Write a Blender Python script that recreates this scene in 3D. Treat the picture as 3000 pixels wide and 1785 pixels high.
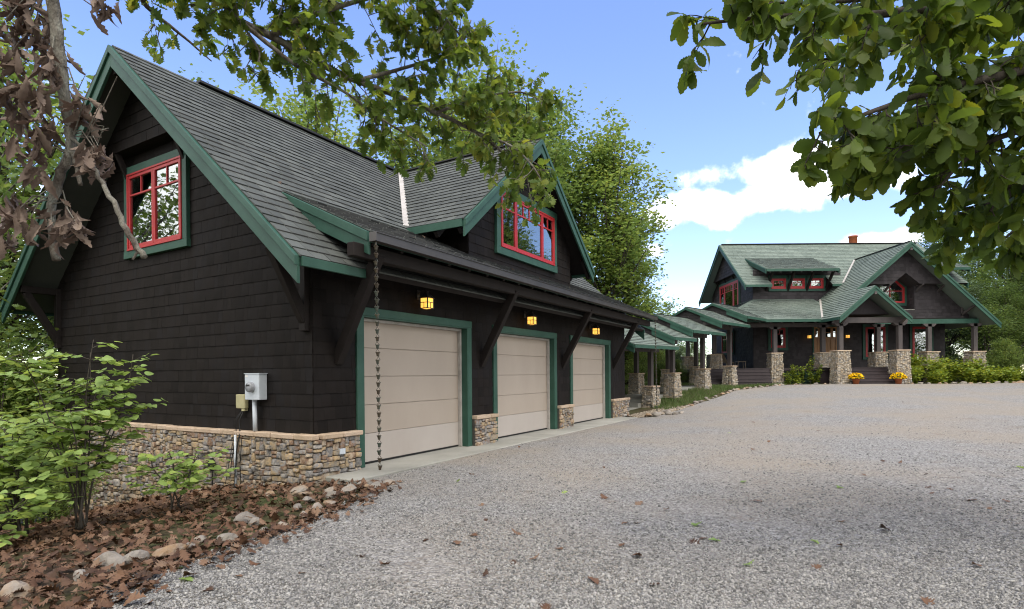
import bpy, math, random
import numpy as np
from mathutils import Matrix, Vector
from mathutils.geometry import delaunay_2d_cdt
for o in list(bpy.data.objects): bpy.data.objects.remove(o)
S = bpy.context.scene
COL = S.collection
R = math.radians
# ------------------------------------------------------------------ camera, sky, sun, exposure
EYE = 1.5; F = 1639.1; YH = 1098.7; ROLL = 0.0086
cd = bpy.data.cameras.new('camera'); cam = bpy.data.objects.new('camera', cd); COL.objects.link(cam)
cd.sensor_width = 36; cd.sensor_fit = 'HORIZONTAL'; cd.lens = 36*F/3000; cd.shift_y = (YH-892.5)/3000
cd.clip_start = .05; cd.clip_end = 3000
cam.location = (0, 0, EYE); cam.rotation_euler = (R(90), ROLL, 0)
S.camera = cam
SUN_EL, SUN_AZ = R(60), R(160)      # azimuth clockwise from +Y
W = bpy.data.worlds.new('World'); S.world = W; W.use_nodes = True
nt = W.node_tree; N = nt.nodes; L = nt.links; N.clear()
wo = N.new('ShaderNodeOutputWorld'); bg = N.new('ShaderNodeBackground'); L.new(bg.outputs[0], wo.inputs[0])
sky = N.new('ShaderNodeTexSky'); sky.sky_type = 'NISHITA'; sky.sun_disc = False
sky.sun_elevation = SUN_EL; sky.sun_rotation = SUN_AZ; sky.altitude = 300; sky.air_density = 1.0; sky.dust_density = .1; sky.ozone_density = 3.0
bg.inputs[1].default_value = .15
tc = N.new('ShaderNodeTexCoord')
nz = N.new('ShaderNodeTexNoise'); nz.inputs['Scale'].default_value = 13; nz.inputs['Detail'].default_value = 5; nz.inputs['Roughness'].default_value = .58
L.new(tc.outputs['Generated'], nz.inputs['Vector'])
def vm(op, a, b=None):
    n = N.new('ShaderNodeVectorMath'); n.operation = op
    for i, x in enumerate((a, b)):
        if x is None: continue
        if isinstance(x, (tuple, list)): n.inputs[i].default_value = x
        else: L.new(x, n.inputs[i])
    return n.outputs['Value'] if op == 'LENGTH' else n.outputs[0]
def mt(op, a, b=None, clamp=False):
    n = N.new('ShaderNodeMath'); n.operation = op; n.use_clamp = clamp
    for i, x in enumerate((a, b)):
        if x is None: continue
        if isinstance(x, (int, float)): n.inputs[i].default_value = x
        else: L.new(x, n.inputs[i])
    return n.outputs[0]
def sdir(px, py):
    v = Vector(((px-1500)/F, 1, (YH-.0086*(px-1500)-py)/F)); return v
clouds = []
for px, py, hw, hh, st in ((2130, 600, 340, 58, 1), (2340, 478, 320, 62, 1), (2540, 520, 240, 58, .9), (2590, 712, 130, 42, 1), (1935, 738, 90, 30, .5), (60, 760, 300, 240, .75)):
    v = sdir(px, py); k = v.length; clouds.append((v.normalized(), hw/F/k, hh/F/k, st))
mask = None
for c, a, b, st in clouds:
    d = vm('SUBTRACT', tc.outputs['Generated'], tuple(c))
    d = vm('MULTIPLY', d, (1/a, 1/a, 1/b)); ln = vm('LENGTH', d)
    m = mt('MULTIPLY', mt('SUBTRACT', 1.0, ln), st)
    m = mt('MAXIMUM', m, -1.0)
    mask = m if mask is None else mt('MAXIMUM', mask, m)
# unseen broken cloud added overhead and behind the viewer as soft white fill
nzb = N.new('ShaderNodeTexNoise'); nzb.inputs['Scale'].default_value = 2.4; nzb.inputs['Detail'].default_value = 4; L.new(tc.outputs['Generated'], nzb.inputs['Vector'])
sep = N.new('ShaderNodeSeparateXYZ'); L.new(tc.outputs['Generated'], sep.inputs[0])
back = mt('MULTIPLY', mt('ADD', mt('MULTIPLY', sep.outputs[1], -1.6), .75), 1.0, True)
fld = mt('SUBTRACT', mt('MULTIPLY', back, mt('ADD', mt('MULTIPLY', mt('SUBTRACT', nzb.outputs[0], .5), 4.0), 1.25)), .35)
mask = mt('MAXIMUM', mask, mt('MINIMUM', fld, 1.0))
mm = mt('ADD', mask, mt('MULTIPLY', mt('SUBTRACT', nz.outputs[0], .5), 2.6))
mm = mt('MULTIPLY', mm, 1.25, True)
mm = mt('MULTIPLY', mt('MULTIPLY', mm, mm), mt('SUBTRACT', 3.0, mt('MULTIPLY', mm, 2.0)))
nz2 = N.new('ShaderNodeTexNoise'); nz2.inputs['Scale'].default_value = 16; nz2.inputs['Detail'].default_value = 3; L.new(vm('ADD', tc.outputs['Generated'], (0, 0, -.02)), nz2.inputs['Vector'])
ccr = N.new('ShaderNodeMix'); ccr.data_type = 'RGBA'; L.new(mt('MULTIPLY', mt('SUBTRACT', nz2.outputs[0], .3), 2.2, True), ccr.inputs[0]); ccr.inputs[6].default_value = (4.6, 4.9, 5.4, 1); ccr.inputs[7].default_value = (6.6, 6.6, 6.7, 1)
sat = N.new('ShaderNodeHueSaturation'); sat.inputs['Saturation'].default_value = 1.2; sat.inputs['Hue'].default_value = .518; sat.inputs['Value'].default_value = .9; gm = N.new('ShaderNodeGamma'); gm.inputs[1].default_value = .85; L.new(sky.outputs[0], gm.inputs[0]); L.new(gm.outputs[0], sat.inputs['Color'])
mx = N.new('ShaderNodeMix'); mx.data_type = 'RGBA'; L.new(mm, mx.inputs[0]); L.new(sat.outputs[0], mx.inputs[6]); L.new(ccr.outputs[2], mx.inputs[7])
L.new(mx.outputs[2], bg.inputs[0])
sd = bpy.data.lights.new('sun', 'SUN'); sun = bpy.data.objects.new('sun', sd); COL.objects.link(sun)
sd.energy = .6; sd.angle = R(25); sd.color = (1, .95, .87)
sv = Vector((math.sin(SUN_AZ)*math.cos(SUN_EL), math.cos(SUN_AZ)*math.cos(SUN_EL), math.sin(SUN_EL)))
sun.rotation_euler = sv.to_track_quat('Z', 'Y').to_euler(); sun.location = sv*60
S.view_settings.view_transform = 'Standard'; S.view_settings.look = 'None'; S.view_settings.exposure = 1.78; S.view_settings.gamma = 1; S.view_settings.use_white_balance = True; S.view_settings.white_balance_temperature = 7000; S.view_settings.white_balance_tint = 10
S.render.engine = 'CYCLES'; S.cycles.max_bounces = 6; S.cycles.filter_width = 1.1; S.cycles.use_denoising = True; S.cycles.use_adaptive_sampling = False; S.cycles.diffuse_bounces = 3; S.cycles.glossy_bounces = 3; S.cycles.transparent_max_bounces = 6
# ------------------------------------------------------------------ helpers
def at(px, py, Y):
    x = px-1500; y = py-YH; c, s = math.cos(ROLL), -math.sin(ROLL)
    x, y = x*c+y*s, -x*s+y*c
    return np.array([x/F*Y, Y, EYE-y/F*Y])
def scr(p):
    x = F*p[0]/p[1]; y = -F*(p[2]-EYE)/p[1]; return 1500+x, YH+y-.0086*x
MW = {}      # world matrix of every parent we place things under
def link(o, par=None):
    COL.objects.link(o)
    if par is not None: o.parent = par
    return o
def empty(name, loc=(0, 0, 0), rz=0, label=None, cat=None, group=None):
    o = bpy.data.objects.new(name, None); COL.objects.link(o); o.location = loc; o.rotation_euler = (0, 0, rz); o.empty_display_size = .1
    MW[o] = Matrix.Translation(loc) @ Matrix.Rotation(rz, 4, 'Z')
    return tag(o, label, cat, group)
def tag(o, label=None, cat=None, group=None, kind=None):
    for k, v in (('label', label), ('category', cat), ('group', group), ('kind', kind)):
        if v: o[k] = v
    return o
ORG = {}     # parents whose parts are given in world coordinates
def mesh_np(name, v, q, smooth=False):
    me = bpy.data.meshes.new(name); v = np.asarray(v, np.float32); q = np.asarray(q, np.int32); k = q.shape[1]
    me.vertices.add(len(v)); me.vertices.foreach_set('co', v.ravel())
    me.loops.add(q.size); me.loops.foreach_set('vertex_index', q.ravel())
    me.polygons.add(len(q)); me.polygons.foreach_set('loop_start', np.arange(0, q.size, k, dtype=np.int32))
    try: me.polygons.foreach_set('loop_total', np.full(len(q), k, np.int32))
    except Exception: pass
    if smooth: me.polygons.foreach_set('use_smooth', np.ones(len(q), bool))
    me.update(calc_edges=True); return me
class MB:
    def __init__(s): s.v = []; s.f = []
    def add(s, vs, fs):
        o = len(s.v); s.v += [tuple(map(float, p)) for p in vs]; s.f += [tuple(i+o for i in q) for q in fs]; return s
    def box(s, x0, x1, y0, y1, z0, z1):
        return s.add([(x0, y0, z0), (x1, y0, z0), (x1, y1, z0), (x0, y1, z0), (x0, y0, z1), (x1, y0, z1), (x1, y1, z1), (x0, y1, z1)],
                     [(0, 3, 2, 1), (4, 5, 6, 7), (0, 1, 5, 4), (1, 2, 6, 5), (2, 3, 7, 6), (3, 0, 4, 7)])
    def beam(s, p, q, w, h, up=(0, 0, 1)):
        p, q, up = map(lambda a: np.array(a, float), (p, q, up)); d = q-p; d /= np.linalg.norm(d)
        x = np.cross(d, up); x /= np.linalg.norm(x); y = np.cross(x, d); x *= w/2; y *= h/2
        vs = [e+a*x+b*y for e in (p, q) for a, b in ((-1, -1), (1, -1), (1, 1), (-1, 1))]
        return s.add(vs, [(0, 1, 2, 3), (7, 6, 5, 4), (0, 4, 5, 1), (1, 5, 6, 2), (2, 6, 7, 3), (3, 7, 4, 0)])
    def prism(s, poly, vec):
        n = len(poly); P = [np.array(p, float) for p in poly]; vec = np.array(vec, float)
        nn = np.zeros(3)
        for i in range(n): nn += np.cross(P[i]-P[0], P[(i+1) % n]-P[0])
        if nn @ vec > 0: P = P[::-1]
        return s.add(P+[p+vec for p in P], [tuple(range(n)), tuple(range(2*n-1, n-1, -1))]+[(i, i+n, (i+1) % n+n, (i+1) % n) for i in range(n)])
    def tube(s, pts, rads, n=6, cap=True):
        P = [np.array(p, float) for p in pts]; o = len(s.v); m = len(P); ref = np.array([.31, .17, .93])
        for i, p in enumerate(P):
            d = P[min(i+1, m-1)]-P[max(i-1, 0)]; d = d/(np.linalg.norm(d)+1e-9)
            x = np.cross(d, ref); x /= np.linalg.norm(x)+1e-9; y = np.cross(d, x); r = rads[i] if hasattr(rads, '__len__') else rads
            for k in range(n):
                a = 2*math.pi*k/n; s.v.append(tuple(p+r*(math.cos(a)*x+math.sin(a)*y)))
        for i in range(m-1):
            for k in range(n):
                a, b = o+i*n+k, o+i*n+(k+1) % n; s.f.append((a, b, b+n, a+n))
        if cap: s.f.append(tuple(o+k for k in range(n-1, -1, -1))); s.f.append(tuple(o+(m-1)*n+k for k in range(n)))
        return s
    def lathe(s, prof, c=(0, 0, 0), n=14):
        o = len(s.v); m = len(prof)
        for r, z in prof:
            for k in range(n):
                a = 2*math.pi*k/n; s.v.append((c[0]+r*math.cos(a), c[1]+r*math.sin(a), c[2]+z))
        for i in range(m-1):
            for k in range(n):
                a, b = o+i*n+k, o+i*n+(k+1) % n; s.f.append((a, b, b+n, a+n))
        return s
    def build(s, name, mat, par=None, smooth=False, bevel=0):
        me = bpy.data.meshes.new(name); v = s.v
        og = ORG.get(par)
        if og is not None: v = [(a-og[0], b-og[1], c-og[2]) for a, b, c in v]
        me.from_pydata(v, [], s.f); me.update()
        if smooth: me.polygons.foreach_set('use_smooth', [True]*len(me.polygons))
        me.materials.append(mat); o = link(bpy.data.objects.new(name, me), par)
        if par is not None: MW[o] = MW.get(par, Matrix())
        if og is not None: ORG[o] = og
        if bevel:
            b = o.modifiers.new('bevel', 'BEVEL'); b.width = bevel; b.segments = 1; b.limit_method = 'ANGLE'
        return o
# ------------------------------------------------------------------ materials (all procedural)
def ramp_set(r, cols):
    e = r.color_ramp.elements
    while len(e) > 1: e.remove(e[0])
    e[0].position = 0; e[0].color = (*cols[0], 1)
    for i, c in enumerate(cols[1:]):
        k = e.new((i+1)/(len(cols)-1)); k.color = (*c, 1)
def mk(name, cols, rough=.75, piece=0.0, scale=3.0, stretch=(1, 1, 1), bump=.0, bscale=60, bdist=.01, spec=.3, trans=0.0, mott=0.0, mscale=40, detail=5, sheen=0):
    m = bpy.data.materials.new(name); m.use_nodes = True; nt = m.node_tree; n = nt.nodes; l = nt.links; p = n['Principled BSDF']
    g = n.new('ShaderNodeNewGeometry'); mp = n.new('ShaderNodeMapping'); mp.inputs['Scale'].default_value = stretch; l.new(g.outputs['Position'], mp.inputs[0])
    no = n.new('ShaderNodeTexNoise'); no.inputs['Scale'].default_value = scale; no.inputs['Detail'].default_value = detail; no.inputs['Roughness'].default_value = .6; l.new(mp.outputs[0], no.inputs['Vector'])
    def M(op, a, b, clamp=False):
        x = n.new('ShaderNodeMath'); x.operation = op; x.use_clamp = clamp
        for i, y in enumerate((a, b)):
            if isinstance(y, (int, float)): x.inputs[i].default_value = y
            else: l.new(y, x.inputs[i])
        return x.outputs[0]
    nf = M('ADD', M('MULTIPLY', M('SUBTRACT', no.outputs[0], .5), 2.2), .5, True)
    oi = n.new('ShaderNodeObjectInfo')
    rnd = M('FRACT', M('ADD', g.outputs['Random Per Island'], oi.outputs['Random']), 0)
    fac = M('ADD', M('MULTIPLY', rnd, piece), M('MULTIPLY', nf, 1-piece), True)
    if mott:
        n2 = n.new('ShaderNodeTexNoise'); n2.inputs['Scale'].default_value = mscale; n2.inputs['Detail'].default_value = 3; l.new(mp.outputs[0], n2.inputs['Vector'])
        fac = M('ADD', fac, M('MULTIPLY', M('SUBTRACT', n2.outputs[0], .5), mott*2), True)
    cr = n.new('ShaderNodeValToRGB'); ramp_set(cr, cols); l.new(fac, cr.inputs[0]); l.new(cr.outputs[0], p.inputs['Base Color'])
    p.inputs['Roughness'].default_value = rough; p.inputs['Specular IOR Level'].default_value = spec
    if bump:
        n3 = n.new('ShaderNodeTexNoise'); n3.inputs['Scale'].default_value = bscale; n3.inputs['Detail'].default_value = 4; l.new(mp.outputs[0], n3.inputs['Vector'])
        b = n.new('ShaderNodeBump'); b.inputs['Strength'].default_value = bump; b.inputs['Distance'].default_value = bdist; l.new(n3.outputs[0], b.inputs['Height']); l.new(b.outputs[0], p.inputs['Normal'])
    if trans:
        t = n.new('ShaderNodeBsdfTranslucent'); hs = n.new('ShaderNodeHueSaturation'); hs.inputs['Value'].default_value = 1.7; hs.inputs['Hue'].default_value = .485; hs.inputs['Saturation'].default_value = 1.1; l.new(cr.outputs[0], hs.inputs['Color']); l.new(hs.outputs[0], t.inputs['Color'])
        ms = n.new('ShaderNodeMixShader'); ms.inputs[0].default_value = trans; l.new(p.outputs[0], ms.inputs[1]); l.new(t.outputs[0], ms.inputs[2]); l.new(ms.outputs[0], n['Material Output'].inputs[0])
    return m
M_ = {}
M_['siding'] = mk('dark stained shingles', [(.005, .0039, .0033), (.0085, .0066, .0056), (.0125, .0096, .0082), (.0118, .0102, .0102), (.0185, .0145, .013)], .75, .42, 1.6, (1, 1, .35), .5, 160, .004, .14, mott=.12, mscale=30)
M_['hsiding'] = mk('weathered light-lifted dark shingles', [(.018, .0155, .0155), (.029, .025, .026), (.041, .035, .037), (.058, .05, .053)], .7, .5, .9, (1, 1, .35), .5, 160, .004, .3, mott=.18, mscale=25)  # weathered grey-purple stain, lightened further to stand in for brighter light on the house
M_['wood'] = mk('dark stained wood', [(.012, .0095, .0085), (.021, .0165, .015)], .7, .2, 4, (1, 1, 1), .3, 70, .004, .15)
M_['hwood'] = mk('brown stained timber', [(.05, .043, .042), (.085, .073, .07)], .65, .25, 4, (1, 1, .3), .3, 70, .004)
M_['deck'] = mk('dark brown deck paint', [(.03, .022, .023), (.05, .038, .04)], .5, .3, 3, (1, 1, 1), .2, 60, .003)
M_['green'] = mk('forest green trim paint', [(.017, .057, .04), (.025, .075, .053), (.036, .094, .069)], .55, .1, 2.5, (1, 1, 1), .22, 45, .004, .3, mott=.12, mscale=60)
M_['teal'] = M_['green']
M_['red'] = mk('red window paint', [(.33, .012, .014), (.42, .017, .02)], .4, .2, 6, spec=.45)
M_['door'] = mk('beige garage door panel', [(.335, .28, .228), (.365, .307, .252), (.395, .334, .277)], .55, .0, .7, (1, 1, .5), .05, 200, .002, .35, mott=.03, mscale=9)
M_['door2'] = mk('paler beige garage door panel', [(.37, .325, .285), (.405, .36, .32), (.435, .39, .35)], .55, 0, .7, (1, 1, .5), .05, 200, .002, .35, mott=.05, mscale=9)
M_['roof'] = mk('grey-green asphalt shingles', [(.05, .055, .051), (.068, .074, .069), (.085, .092, .085), (.112, .121, .111)], .85, .55, .7, (1, 1, 1), .5, 240, .004, .25, mott=.22, mscale=150)
M_['hroof'] = mk('light-lifted green asphalt shingles', [(.1, .128, .108), (.13, .162, .138), (.155, .19, .162), (.185, .222, .19)], .85, .5, .5, (1, 1, 1), .4, 200, .004, .25, mott=.15, mscale=60)  # greener roof colour, with the brighter light on the house put into it
M_['stone'] = mk('ledge stone', [(.07, .065, .062), (.17, .16, .15), (.27, .22, .16), (.37, .265, .15), (.24, .235, .23), (.2, .12, .075), (.42, .34, .25), (.16, .155, .155), (.36, .33, .29), (.45, .39, .31)], .85, .72, 5, (1, 1, 1), .7, 28, .02, .2, mott=.13, mscale=18)
M_['stone2'] = mk('pale fieldstone', [(.15, .138, .122), (.29, .262, .225), (.4, .345, .27), (.32, .25, .17), (.46, .41, .335), (.22, .21, .2), (.52, .46, .38)], .85, .72, 5, (1, 1, 1), .7, 28, .02, .2, mott=.13, mscale=18)
M_['mortar'] = mk('shadowed mortar', [(.05, .046, .04), (.085, .078, .068)], .95, 0, 14, bump=.5, bscale=50)
M_['cap'] = mk('sandstone cap', [(.30, .22, .155), (.40, .30, .21), (.46, .35, .26), (.36, .29, .2)], .8, .5, 6, (1, 1, 1), .6, 35, .012, mott=.15, mscale=22)
M_['rock'] = mk('field rock', [(.1, .092, .082), (.19, .168, .142), (.28, .25, .215), (.27, .175, .1), (.34, .315, .275)], .85, .6, 4, (1, 1, 1), .8, 16, .03, mott=.2, mscale=12)
M_['concrete'] = mk('weathered concrete', [(.21, .205, .18), (.29, .285, .25), (.36, .35, .31)], .85, 0, .8, (1, 1, 1), .3, 120, .003, mott=.13, mscale=18)
M_['metal'] = mk('galvanised metal', [(.42, .46, .5), (.52, .56, .6)], .42, .2, 5, spec=.5, mott=.08, mscale=30)
M_['tan'] = mk('tan plastic', [(.34, .31, .17), (.42, .38, .22)], .5, 0, 9)
M_['flash'] = mk('pale aged flashing', [(.3, .28, .25), (.48, .45, .42)], .6, 0, 5, mott=.2, mscale=14)
M_['gutter'] = mk('dark bronze gutter', [(.028, .024, .022), (.05, .043, .038)], .4, 0, 2, spec=.5, mott=.1, mscale=14)
M_['black'] = mk('black rubber', [(.008, .008, .008), (.016, .016, .016)], .5)
M_['copper'] = mk('aged copper', [(.035, .03, .024), (.075, .055, .035), (.06, .08, .065), (.16, .1, .05)], .38, .55, 20, spec=.6)
M_['bark'] = mk('lichened bark', [(.055, .045, .036), (.11, .095, .08), (.19, .18, .15), (.27, .28, .24)], .95, 0, 9, (1, 1, .5), 1.0, 55, .02, .1, mott=.2, mscale=60)
M_['bark2'] = mk('dark bark', [(.03, .025, .02), (.065, .055, .045), (.1, .09, .075)], .95, 0, 8, (1, 1, .3), .8, 40, .02, .1)
M_['oak'] = mk('oak leaf', [(.05, .085, .018), (.072, .12, .025), (.098, .155, .033), (.128, .185, .038), (.165, .21, .042), (.21, .2, .04)], .5, .85, 1.5, spec=.28, trans=.55, mott=.06, mscale=30)
M_['oak2'] = mk('chestnut oak leaf', [(.042, .072, .015), (.06, .1, .02), (.082, .13, .024), (.115, .165, .028), (.2, .22, .032)], .5, .8, 1.5, spec=.28, trans=.5, mott=.06, mscale=30)
M_['dead'] = mk('dead brown leaf', [(.06, .04, .03), (.11, .077, .058), (.165, .122, .095), (.24, .185, .145)], .7, .7, 2, spec=.25, trans=.12, mott=.15, mscale=25)
M_['litter'] = mk('fallen brown leaf', [(.04, .022, .014), (.075, .038, .021), (.12, .06, .032), (.16, .09, .052), (.22, .15, .1)], .65, .8, 2, spec=.3, mott=.12, mscale=25)
M_['shrub'] = mk('pale green round leaf', [(.15, .23, .06), (.21, .305, .085), (.27, .37, .105), (.34, .41, .085)], .5, .75, 1.2, spec=.35, trans=.3, mott=.05)
M_['far'] = mk('woodland leaf', [(.05, .088, .024), (.078, .13, .036), (.108, .17, .048), (.145, .205, .056), (.19, .22, .06)], .55, .55, .35, spec=.25, trans=.42)
M_['farlight'] = mk('light woodland leaf', [(.085, .14, .04), (.125, .195, .055), (.165, .24, .066), (.21, .265, .07), (.28, .27, .06)], .55, .6, .6, spec=.3, trans=.42)
M_['farblue'] = mk('grey-green woodland leaf', [(.05, .08, .036), (.07, .11, .05), (.095, .14, .062), (.125, .17, .075)], .55, .5, .4, spec=.25, trans=.32)
M_['bed'] = mk('yellow-green shrub leaf', [(.07, .12, .02), (.13, .19, .028), (.2, .25, .035), (.3, .31, .045)], .5, .75, 1.2, spec=.3, trans=.3)
M_['grass'] = mk('grass blade', [(.045, .085, .02), (.07, .12, .03), (.1, .145, .045), (.15, .16, .07)], .6, .8, 1, spec=.25, trans=.25)
M_['soil'] = mk('forest floor', [(.03, .02, .012), (.055, .036, .02), (.06, .06, .022), (.055, .075, .022)], .95, 0, .5, (1, 1, 1), .8, 9, .05, mott=.25, mscale=5)
M_['terra'] = mk('terracotta', [(.3, .085, .035), (.38, .12, .05)], .75, 0, 8)
M_['mum'] = mk('yellow blossom', [(.62, .36, .005), (.78, .5, .008), (.85, .62, .02)], .6, .8, 4, trans=.15)
M_['oakdoor'] = mk('varnished oak', [(.26, .115, .03), (.36, .17, .05)], .4, .2, 5, (3, 3, .4), .1, 40, .002, .5)
M_['wicker'] = mk('wicker', [(.16, .12, .08), (.26, .2, .14)], .7, 0, 30)
M_['curtain'] = mk('pale curtain', [(.3, .34, .32), (.42, .46, .43)], .8, 0, 8)
M_['dark'] = mk('dark sheet for unlit room', [(.008, .008, .008), (.013, .012, .011)], .9)  # near-black sheet close behind the panes, stands in for unlit rooms
M_['pebble'] = mk('crushed limestone', [(.07, .069, .067), (.145, .142, .137), (.23, .224, .214), (.315, .304, .285), (.43, .415, .385)], .9, .8, 3, (1, 1, 1), .4, 90, .006, .2, mott=.1, mscale=60)
M_['edge'] = mk('shadow-dark asphalt shingle edge', [(.018, .019, .019), (.03, .031, .03)], .9)  # cut asphalt edge, kept dark to paint the shadow line under each course
M_['sedge'] = mk('shadow-dark shingle butt', [(.005, .0045, .0045), (.009, .008, .008)], .9)  # butt faces darkened to paint shadow lines along the siding courses
M_['rivergravel'] = mk('tan pea gravel', [(.12, .1, .08), (.26, .21, .15), (.38, .33, .26)], .9, .8, 3)
def glassmat():
    m = bpy.data.materials.new('window glass'); m.use_nodes = True; nt = m.node_tree; n = nt.nodes; l = nt.links; n.remove(n['Principled BSDF'])
    g = n.new('ShaderNodeBsdfGlossy'); g.inputs['Roughness'].default_value = .012; g.inputs['Color'].default_value = (.9, .95, .95, 1)
    t = n.new('ShaderNodeBsdfTransparent'); t.inputs[0].default_value = (.8, .84, .82, 1)
    f = n.new('ShaderNodeLayerWeight'); f.inputs[0].default_value = .45
    a = n.new('ShaderNodeMath'); a.operation = 'MULTIPLY_ADD'; a.inputs[1].default_value = .75; a.inputs[2].default_value = .2; a.use_clamp = True; l.new(f.outputs['Fresnel'], a.inputs[0])
    no = n.new('ShaderNodeTexNoise'); no.inputs['Scale'].default_value = 2.5; ge = n.new('ShaderNodeNewGeometry'); l.new(ge.outputs['Position'], no.inputs['Vector'])
    b = n.new('ShaderNodeBump'); b.inputs['Strength'].default_value = .06; b.inputs['Distance'].default_value = .02; l.new(no.outputs[0], b.inputs['Height']); l.new(b.outputs[0], g.inputs['Normal'])
    ms = n.new('ShaderNodeMixShader'); l.new(a.outputs[0], ms.inputs[0]); l.new(t.outputs[0], ms.inputs[1]); l.new(g.outputs[0], ms.inputs[2]); l.new(ms.outputs[0], n['Material Output'].inputs[0]); return m
M_['glass'] = glassmat()
def emis(name, c, s):
    m = bpy.data.materials.new(name); m.use_nodes = True; p = m.node_tree.nodes['Principled BSDF']; n = m.node_tree.nodes; l = m.node_tree.links
    g = n.new('ShaderNodeNewGeometry'); no = n.new('ShaderNodeTexNoise'); no.inputs['Scale'].default_value = 22; l.new(g.outputs['Position'], no.inputs['Vector'])
    cr = n.new('ShaderNodeValToRGB'); ramp_set(cr, [tuple(x*.7 for x in c), c, tuple(min(1, x*1.35+.06) for x in c)]); l.new(no.outputs[0], cr.inputs[0]); l.new(cr.outputs[0], p.inputs['Emission Color'])
    p.inputs['Base Color'].default_value = (*c, 1); p.inputs['Emission Strength'].default_value = s; return m
M_['lamp'] = emis('lit amber glass', (1, .5, .09), .42)
def gravelmat():
    m = bpy.data.materials.new('crushed gravel'); m.use_nodes = True; nt = m.node_tree; n = nt.nodes; l = nt.links; p = n['Principled BSDF']; p.inputs['Roughness'].default_value = .95; p.inputs['Specular IOR Level'].default_value = .15
    g = n.new('ShaderNodeNewGeometry')
    def vor(s, feat='F1'):
        v = n.new('ShaderNodeTexVoronoi'); v.feature = feat; v.inputs['Scale'].default_value = s; l.new(g.outputs['Position'], v.inputs['Vector']); return v
    def noi(s, d=4):
        v = n.new('ShaderNodeTexNoise'); v.inputs['Scale'].default_value = s; v.inputs['Detail'].default_value = d; l.new(g.outputs['Position'], v.inputs['Vector']); return v
    def mix(f, a, b, mode='MIX'):
        x = n.new('ShaderNodeMix'); x.data_type = 'RGBA'; x.blend_type = mode
        for i, y in ((0, f), (6, a), (7, b)):
            if isinstance(y, (int, float)): x.inputs[i].default_value = y
            elif isinstance(y, tuple): x.inputs[i].default_value = y
            else: l.new(y, x.inputs[i])
        return x.outputs[2]
    v1 = vor(42); v2 = vor(75); v3 = vor(15)
    def ramp(src, cols):
        c = n.new('ShaderNodeValToRGB'); ramp_set(c, cols); l.new(src, c.inputs[0]); return c.outputs[0]
    sx = n.new('ShaderNodeSeparateColor'); l.new(v1.outputs['Color'], sx.inputs[0])
    sx2 = n.new('ShaderNodeSeparateColor'); l.new(v2.outputs['Color'], sx2.inputs[0])
    ca = ramp(sx.outputs[0], [(.11, .11, .11), (.21, .208, .205), (.3, .295, .285), (.4, .39, .37), (.54, .53, .5)])
    cb = ramp(sx2.outputs[1], [(.13, .128, .125), (.24, .235, .228), (.34, .33, .315), (.48, .47, .45)])
    c = mix(.4, ca, cb)
    gap = ramp(v1.outputs['Distance'], [(1, 1, 1), (.95, .95, .95), (.62, .61, .6), (.3, .29, .28)])
    c = mix(.85, c, gap, 'MULTIPLY')
    big = noi(.35, 5)   # dust and dirt patches worn by wheels
    dirt = ramp(big.outputs[0], [(0, 0, 0), (0, 0, 0), (.05, .05, .05), (.5, .5, .5), (.75, .75, .75), (.8, .8, .8)])
    c = mix(dirt, c, (.30, .25, .19, 1))
    sm = noi(2.2, 6); st = ramp(sm.outputs[0], [(0, 0, 0), (0, 0, 0), (0, 0, 0), (.0, .0, .0), (.5, .5, .5), (.8, .8, .8)])
    c = mix(st, c, (.17, .12, .08, 1))
    l.new(c, p.inputs['Base Color'])
    b = n.new('ShaderNodeBump'); b.inputs['Strength'].default_value = .9; b.inputs['Distance'].default_value = .018; b.invert = True; l.new(v1.outputs['Distance'], b.inputs['Height'])
    b2 = n.new('ShaderNodeBump'); b2.inputs['Strength'].default_value = .6; b2.inputs['Distance'].default_value = .03; b2.invert = True; l.new(v3.outputs['Distance'], b2.inputs['Height']); l.new(b.outputs[0], b2.inputs['Normal'])
    l.new(b2.outputs[0], p.inputs['Normal']); return m
M_['gravel'] = gravelmat()
# ------------------------------------------------------------------ pieces: shingles, stones, leaves
def inpoly(x, y, P):
    for i in range(len(P)):
        a, b = P[i], P[(i+1) % len(P)]
        if (b[0]-a[0])*(y-a[1])-(b[1]-a[1])*(x-a[0]) < -1e-6: return False
    return True
def ccw(P):
    a = sum(P[i][0]*P[(i+1) % len(P)][1]-P[(i+1) % len(P)][0]*P[i][1] for i in range(len(P)))
    return list(P) if a > 0 else list(P)[::-1]
def clip(Q, P):
    for i in range(len(P)):
        a, b = P[i], P[(i+1) % len(P)]; out = []
        f = lambda p: (b[0]-a[0])*(p[1]-a[1])-(b[1]-a[1])*(p[0]-a[0])
        for j in range(len(Q)):
            p, q = Q[j], Q[(j+1) % len(Q)]; fp, fq = f(p), f(q)
            if fp >= 0: out.append(p)
            if fp*fq < 0: t = fp/(fp-fq); out.append((p[0]+t*(q[0]-p[0]), p[1]+t*(q[1]-p[1])))
        Q = out
        if len(Q) < 3: return []
    return Q
def subtract(rs, h):
    out = []
    for x0, x1, y0, y1 in rs:
        if x1 <= h[0] or x0 >= h[1] or y1 <= h[2] or y0 >= h[3]: out.append((x0, x1, y0, y1)); continue
        if x0 < h[0]: out.append((x0, h[0], y0, y1))
        if x1 > h[1]: out.append((h[1], x1, y0, y1))
        a, b = max(x0, h[0]), min(x1, h[1])
        if y0 < h[2]: out.append((a, b, y0, h[2]))
        if y1 > h[3]: out.append((a, b, h[3], y1))
    return out
WV = np.array([(-.5, 0, 0), (.5, 0, 0), (.5, 0, 1), (-.5, 0, 1), (-.5, 1, 0), (.5, 1, 0), (.5, 1, .3), (-.5, 1, .3)])
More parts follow.
